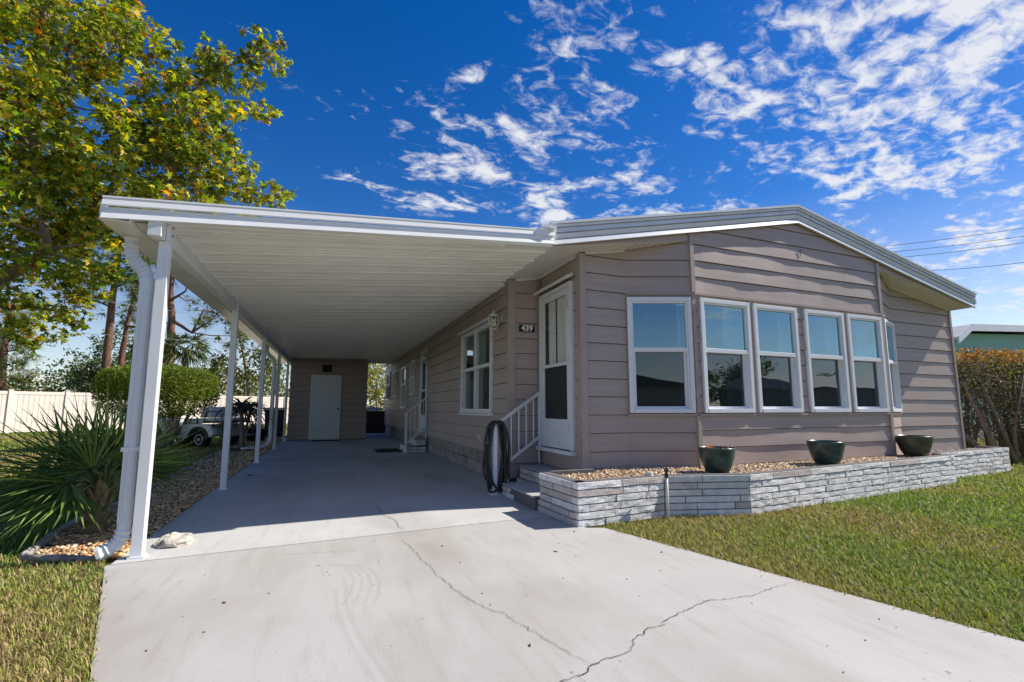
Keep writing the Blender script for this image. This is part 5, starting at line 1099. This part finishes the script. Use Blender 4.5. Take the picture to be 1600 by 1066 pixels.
MB().hexa([(.42, .141, .42), (.20, .141, .61), (-.50, .141, .60), (-.55, .141, .30), (.35, .141, .30)], [(.42, 1.019, .42), (.20, 1.019, .61), (-.50, 1.019, .60), (-.55, 1.019, .30), (.35, 1.019, .30)]).build('rear_deck', 'cart_white', cart)
MB().hexa([(-1.1, .141, .34), (-1.12, .141, .62), (-1.45, .141, .83), (-1.8, .141, .77), (-2.05, .141, .54), (-2.06, .141, .34)], [(-1.1, 1.019, .34), (-1.12, 1.019, .62), (-1.45, 1.019, .83), (-1.8, 1.019, .77), (-2.05, 1.019, .54), (-2.06, 1.019, .34)]).build('cowl', 'cart_white', cart)
MB().box(-1.15, -.5, .141, 1.019, .24, .30).build('floor', 'black_mat', cart)
for k, (x0, z0) in enumerate(((0, .23), (-1.62, .23))):
    a = np.linspace(0.05, math.pi - .05, 12); mb = MB()
    for t0, t1 in zip(a[:-1], a[1:]): mb.hexa([(x0 + .265 * math.cos(t0), -.035, z0 + .265 * math.sin(t0)), (x0 + .265 * math.cos(t1), -.035, z0 + .265 * math.sin(t1)), (x0 + .265 * math.cos(t1), .10, z0 + .265 * math.sin(t1)), (x0 + .265 * math.cos(t0), .10, z0 + .265 * math.sin(t0))], [(x0 + .34 * math.cos(t0), -.035, z0 + .34 * math.sin(t0)), (x0 + .34 * math.cos(t1), -.035, z0 + .34 * math.sin(t1)), (x0 + .34 * math.cos(t1), .10, z0 + .34 * math.sin(t1)), (x0 + .34 * math.cos(t0), .10, z0 + .34 * math.sin(t0))])
    mb.build('fender_flare', 'black_rubber', cart)
    for yy in (.02, .94):
        w = MB().lathe([(.13, 0), (.20, -.005), (.228, .03), (.23, .10), (.228, .17), (.20, .20), (.13, .195)], (x0, yy, z0), 28, 'y').build('wheel', 'tyre', cart, smooth=True)
        rm = MB().lathe([(.0, -.012), (.035, -.016), (.045, .008), (.095, .012), (.118, -.008), (.132, -.004), (.134, .05)], (x0, yy, z0), 24, 'y').build('rim', 'rim', w, smooth=True)
        for j in range(6):
            t = j * math.pi / 3; MB().lathe([(.018, 0), (.018, .004)], (x0 + .075 * math.cos(t), yy + .0035, z0 + .075 * math.sin(t)), 8, 'y').build('rim_hole', 'tyre', w)
def cush(name, b, t): return MB().hexa(b, t).build(name, 'seat_white', cart, bevel=.035)
cush('seat_cushion', [(-.55, .12, .64), (-.06, .12, .64), (-.06, 1.04, .64), (-.55, 1.04, .64)], [(-.55, .12, .77), (-.06, .12, .75), (-.06, 1.04, .75), (-.55, 1.04, .77)])
cush('backrest', [(-.16, .12, .79), (-.04, .12, .79), (-.04, 1.04, .79), (-.16, 1.04, .79)], [(-.02, .12, 1.07), (.05, .12, 1.07), (.05, 1.04, 1.07), (-.02, 1.04, 1.07)])
cush('backrest', [(.10, .12, .80), (.24, .12, .80), (.24, 1.04, .80), (.10, 1.04, .80)], [(.12, .12, 1.08), (.20, .12, 1.08), (.20, 1.04, 1.08), (.12, 1.04, 1.08)])
cush('rear_cushion', [(.10, .12, .70), (.64, .12, .70), (.64, 1.04, .70), (.10, 1.04, .70)], [(.10, .12, .79), (.64, .12, .79), (.64, 1.04, .79), (.10, 1.04, .79)])
mb = MB().box(.08, .70, .10, 1.06, .655, .695)
for yy in (.08, 1.08):
    mb.tube([(.08, yy, .66), (.08, yy, .80), (.14, yy, .93), (.24, yy, .96), (.72, yy, .96), (.78, yy, .92), (.78, yy, .70)], .012, 8).tube([(.42, yy, .70), (.44, yy, .86), (.50, yy, .93), (.57, yy, .93), (.62, yy, .86), (.63, yy, .70)], .010, 8)
    mb.tube([(.70, yy, .68), (.66, yy, .50), (.74, yy, .34), (.92, yy, .32)], .02, 8).tube([(.35, yy, .64), (.45, yy, .34), (.9, yy, .30)], .016, 8).tube([(-.42, yy, .62), (-.36, yy, .78), (-.26, yy, .84), (-.16, yy, .80), (-.14, yy, .64)], .014, 8)
mb.box(.62, 1.0, .12, 1.04, .29, .32).build('seat_frame', 'dark_metal', cart, smooth=False)
MB().tube([(-1.2, .35, .70), (-1.02, .35, .86), (-.92, .35, .90)], .018, 8).tube([(-.92 + .02 * math.cos(t), .35 + .17 * math.cos(t), .92 + .17 * math.sin(t)) for t in np.linspace(0, 2 * math.pi, 25)], .014, 6, cap=False).build('steering_wheel', 'black_rubber', cart, smooth=True)
cart.location = (-3.09, 14.60, -.03); cart.rotation_euler.z = -YAW - R(14)
# ---- plant tub and bin at the back of the border
tb = thing('plant_tub', (-2.0, 16.6, 0), 'round black plant tub with a few green shoots behind the downspout', 'plant tub')
MB().lathe([(.20, 0), (.24, .02), (.28, .34), (.30, .36), (.30, .40), (.27, .40), (.26, .36)], (-2.0, 16.6, -.02), 22).build('tub', 'black_rubber', tb, smooth=True)
gg = np.random.default_rng(6); n = 60; d = np.c_[gg.normal(0, .35, (n, 2)), np.ones(n)]; d /= np.linalg.norm(d, axis=1, keepdims=True)
strips('shoots', np.c_[-2.0 + gg.uniform(-.18, .18, n), 16.6 + gg.uniform(-.18, .18, n), np.full(n, .32)], d, gg.uniform(.2, .5, n), np.full(n, .035), palette(n, [(.14, .18, .04), (.2, .18, .06), (.08, .11, .03)], (2, 1, 2), 5), tb, (-2, 16.6, 0), gg.uniform(.1, .6, n), 8)
bn = thing('wheeled_bin', (-1.62, 18.3, 0), 'dark wheeled bin standing beside the shed behind the last posts', 'bin')
MB().hexa([(-1.90, 18.05, .06), (-1.36, 18.05, .06), (-1.36, 18.55, .06), (-1.90, 18.55, .06)], [(-1.95, 18.0, .98), (-1.31, 18.0, .98), (-1.31, 18.6, .98), (-1.95, 18.6, .98)]).build('body', 'dark_metal', bn, bevel=.02)
MB().box(-1.97, -1.29, 17.97, 18.63, .985, 1.03).build('lid', 'dark_metal', bn, bevel=.012)
for xx in (-1.92, -1.38): MB().lathe([(.09, 0), (.09, .05)], (xx, 18.5, .08), 14, 'x').build('wheel', 'tyre', bn)
# ================================================================ neighbour, wires, the other side of the street
nb = thing('neighbour_house', (23, 12, 0), 'teal neighbouring house with pale roof behind the hedge', 'house')
rp = [(19.35, 3.28), (20.15, 3.74), (25.0, 3.98), (30.6, 3.30)]
wp = [(19.75, -.05), (30.2, -.05), (30.2, 3.22), (25, 3.8), (20.2, 3.58), (19.75, 3.3)]
MB().hexa([(x, 9.3, z) for x, z in wp], [(x, 22, z) for x, z in wp]).build('wall', 'teal_wall', nb)
MB().box(19.70, 30.25, 9.25, 9.29, -.05, .42).build('skirting', 'edging', nb)
for (xa, za), (xb, zb) in zip(rp[:-1], rp[1:]):
    MB().hexa([(xa, 8.95, za), (xb, 8.95, zb), (xb, 22.3, zb), (xa, 22.3, za)], [(xa, 8.95, za + .08), (xb, 8.95, zb + .08), (xb, 22.3, zb + .08), (xa, 22.3, za + .08)]).build('roof_slope', 'shingle_grey', nb)
    MB().hexa([(xa, 8.90, za - .14), (xb, 8.90, zb - .14), (xb, 8.945, zb - .14), (xa, 8.945, za - .14)], [(xa, 8.90, za + .10), (xb, 8.90, zb + .10), (xb, 8.945, zb + .10), (xa, 8.945, za + .10)]).build('fascia', 'white_metal', nb)
w_ = MB().box(22.2, 23.8, 9.22, 9.26, 1.2, 2.5).build('window', 'white_vinyl', nb); MB().box(22.28, 23.72, 9.20, 9.215, 1.28, 2.42).build('pane', 'pot_glaze', w_)
WG = 'overhead wires'
for k, ((x0, y0), (x1, y1), dpt) in enumerate((((1375, 382), (1600, 353), 45), ((1392, 390), (1600, 366), 45), ((1410, 398), (1600, 376), 45), ((1455, 419), (1600, 407), 46))):
    a, b = Vector(at(x0, y0, dpt)), Vector(at(x1, y1, dpt * .86)); d = b - a; a2, b2 = a - d * 1.2, b + d * 1.0
    pts = [a2.lerp(b2, s / 16) + Vector((0, 0, -.9 * (1 - (2 * s / 16 - 1) ** 2) + .6)) for s in range(17)]
    o = MB().tube(pts, .022, 5).build('overhead_wire', 'cable'); tag(o, ('topmost', 'second', 'third', 'lowest')[k] + ' of the four overhead wires right of the roof', 'wire', WG)
for k, (p, q, dpt) in enumerate((((0, 512), (340, 535), 24), ((60, 455), (430, 510), 25))):
    a, b = Vector(at(*p, dpt)), Vector(at(*q, dpt * 1.1)); d = b - a; a2, b2 = a - d * .6, b + d * .5
    o = MB().tube([a2.lerp(b2, s / 12) for s in range(13)], .011, 5).build('overhead_wire', 'rim'); tag(o, ('lower', 'upper')[k] + ' of the thin wires crossing the trees on the left', 'wire', WG)
# things that only show as reflections in the bay windows
h2 = thing('house_across', (-4, -25, 0), 'brown-roofed house across the street, reflected in the leftmost bay window', 'house')
MB().box(-13, 4.0, -33, -24, -.05, 2.6).build('wall', 'tan_wall', h2); gp = [(-13.6, 2.5), (-4.5, 4.3), (4.6, 2.5)]
MB().hexa([(x, -23.4, z) for x, z in gp] + [], [(x, -33.6, z) for x, z in gp]).build('roof', 'brown_roof', h2)
w_ = MB().box(-6, -3, -23.97, -23.93, .9, 2.1).build('window', 'white_vinyl', h2); MB().box(-5.9, -3.1, -23.925, -23.92, 1., 2.).build('pane', 'pot_glaze', w_)
def blobtree(name, label, pos, h, rad, leaf, n, cols, seed, shape='leaf'):
    g = np.random.default_rng(seed); p = Vector((*pos, -.05)); t = thing(name, p, label, 'tree'); mb = MB(); mb.tube([p, p + Vector((.1, 0, h * .5)), p + Vector((0, .1, h * .9))], [.22, .16, .05], 9); CC = []
    for k in range(14):
        c = np.array(p) + np.array([*(g.normal(0, .5, 2) * rad), h * g.uniform(.45, 1.)]); mb.tube([p + Vector((0, 0, h * .45)), Vector(c)], [.06, .015], 6); CC.append(c + g.normal(0, .36, (n // 14, 3)) * rad * np.array([.8, .8, .55]))
    C = np.concatenate(CC); mb.build('trunk', 'bark_pine', t, smooth=True); cards('crown', C, leaf, palette(len(C), cols, [1] * len(cols), seed, .25), 'leaf', t, tuple(p), shape, .2, seed=seed)
blobtree('roadside_tree', 'dark tree reflected in the lower sash of the second bay window', (34, -27), 4.2, 1.7, .32, 2600, PINE, 41)
blobtree('roadside_tree', 'taller loose tree reflected beside it in the second bay window', (43, -30), 5.6, 2.2, .34, 2600, OAK, 42)
blobtree('roadside_tree', 'low tree reflected in the third bay window', (56, -31), 4.6, 2.6, .36, 2600, OAK, 43)
h3 = thing('house_across', (44, -18, 0), 'long low pale house reflected in the right-hand bay windows', 'house')
MB().box(36, 56, -27, -18, -.05, 2.7).build('wall', 'tan_wall', h3); MB().hexa([(35.4, -17.3, 2.7), (56.6, -17.3, 2.7), (56.6, -22.5, 4.1), (35.4, -22.5, 4.1)], [(35.4, -27.6, 2.7), (56.6, -27.6, 2.7), (56.6, -22.6, 4.1), (35.4, -22.6, 4.1)]).build('roof', 'shingle_grey', h3)
w_ = MB().box(40, 42, -17.98, -17.93, .9, 2.1).build('window', 'white_vinyl', h3); MB().box(40.1, 41.9, -17.925, -17.92, 1., 2.).build('pane', 'pot_glaze', w_)
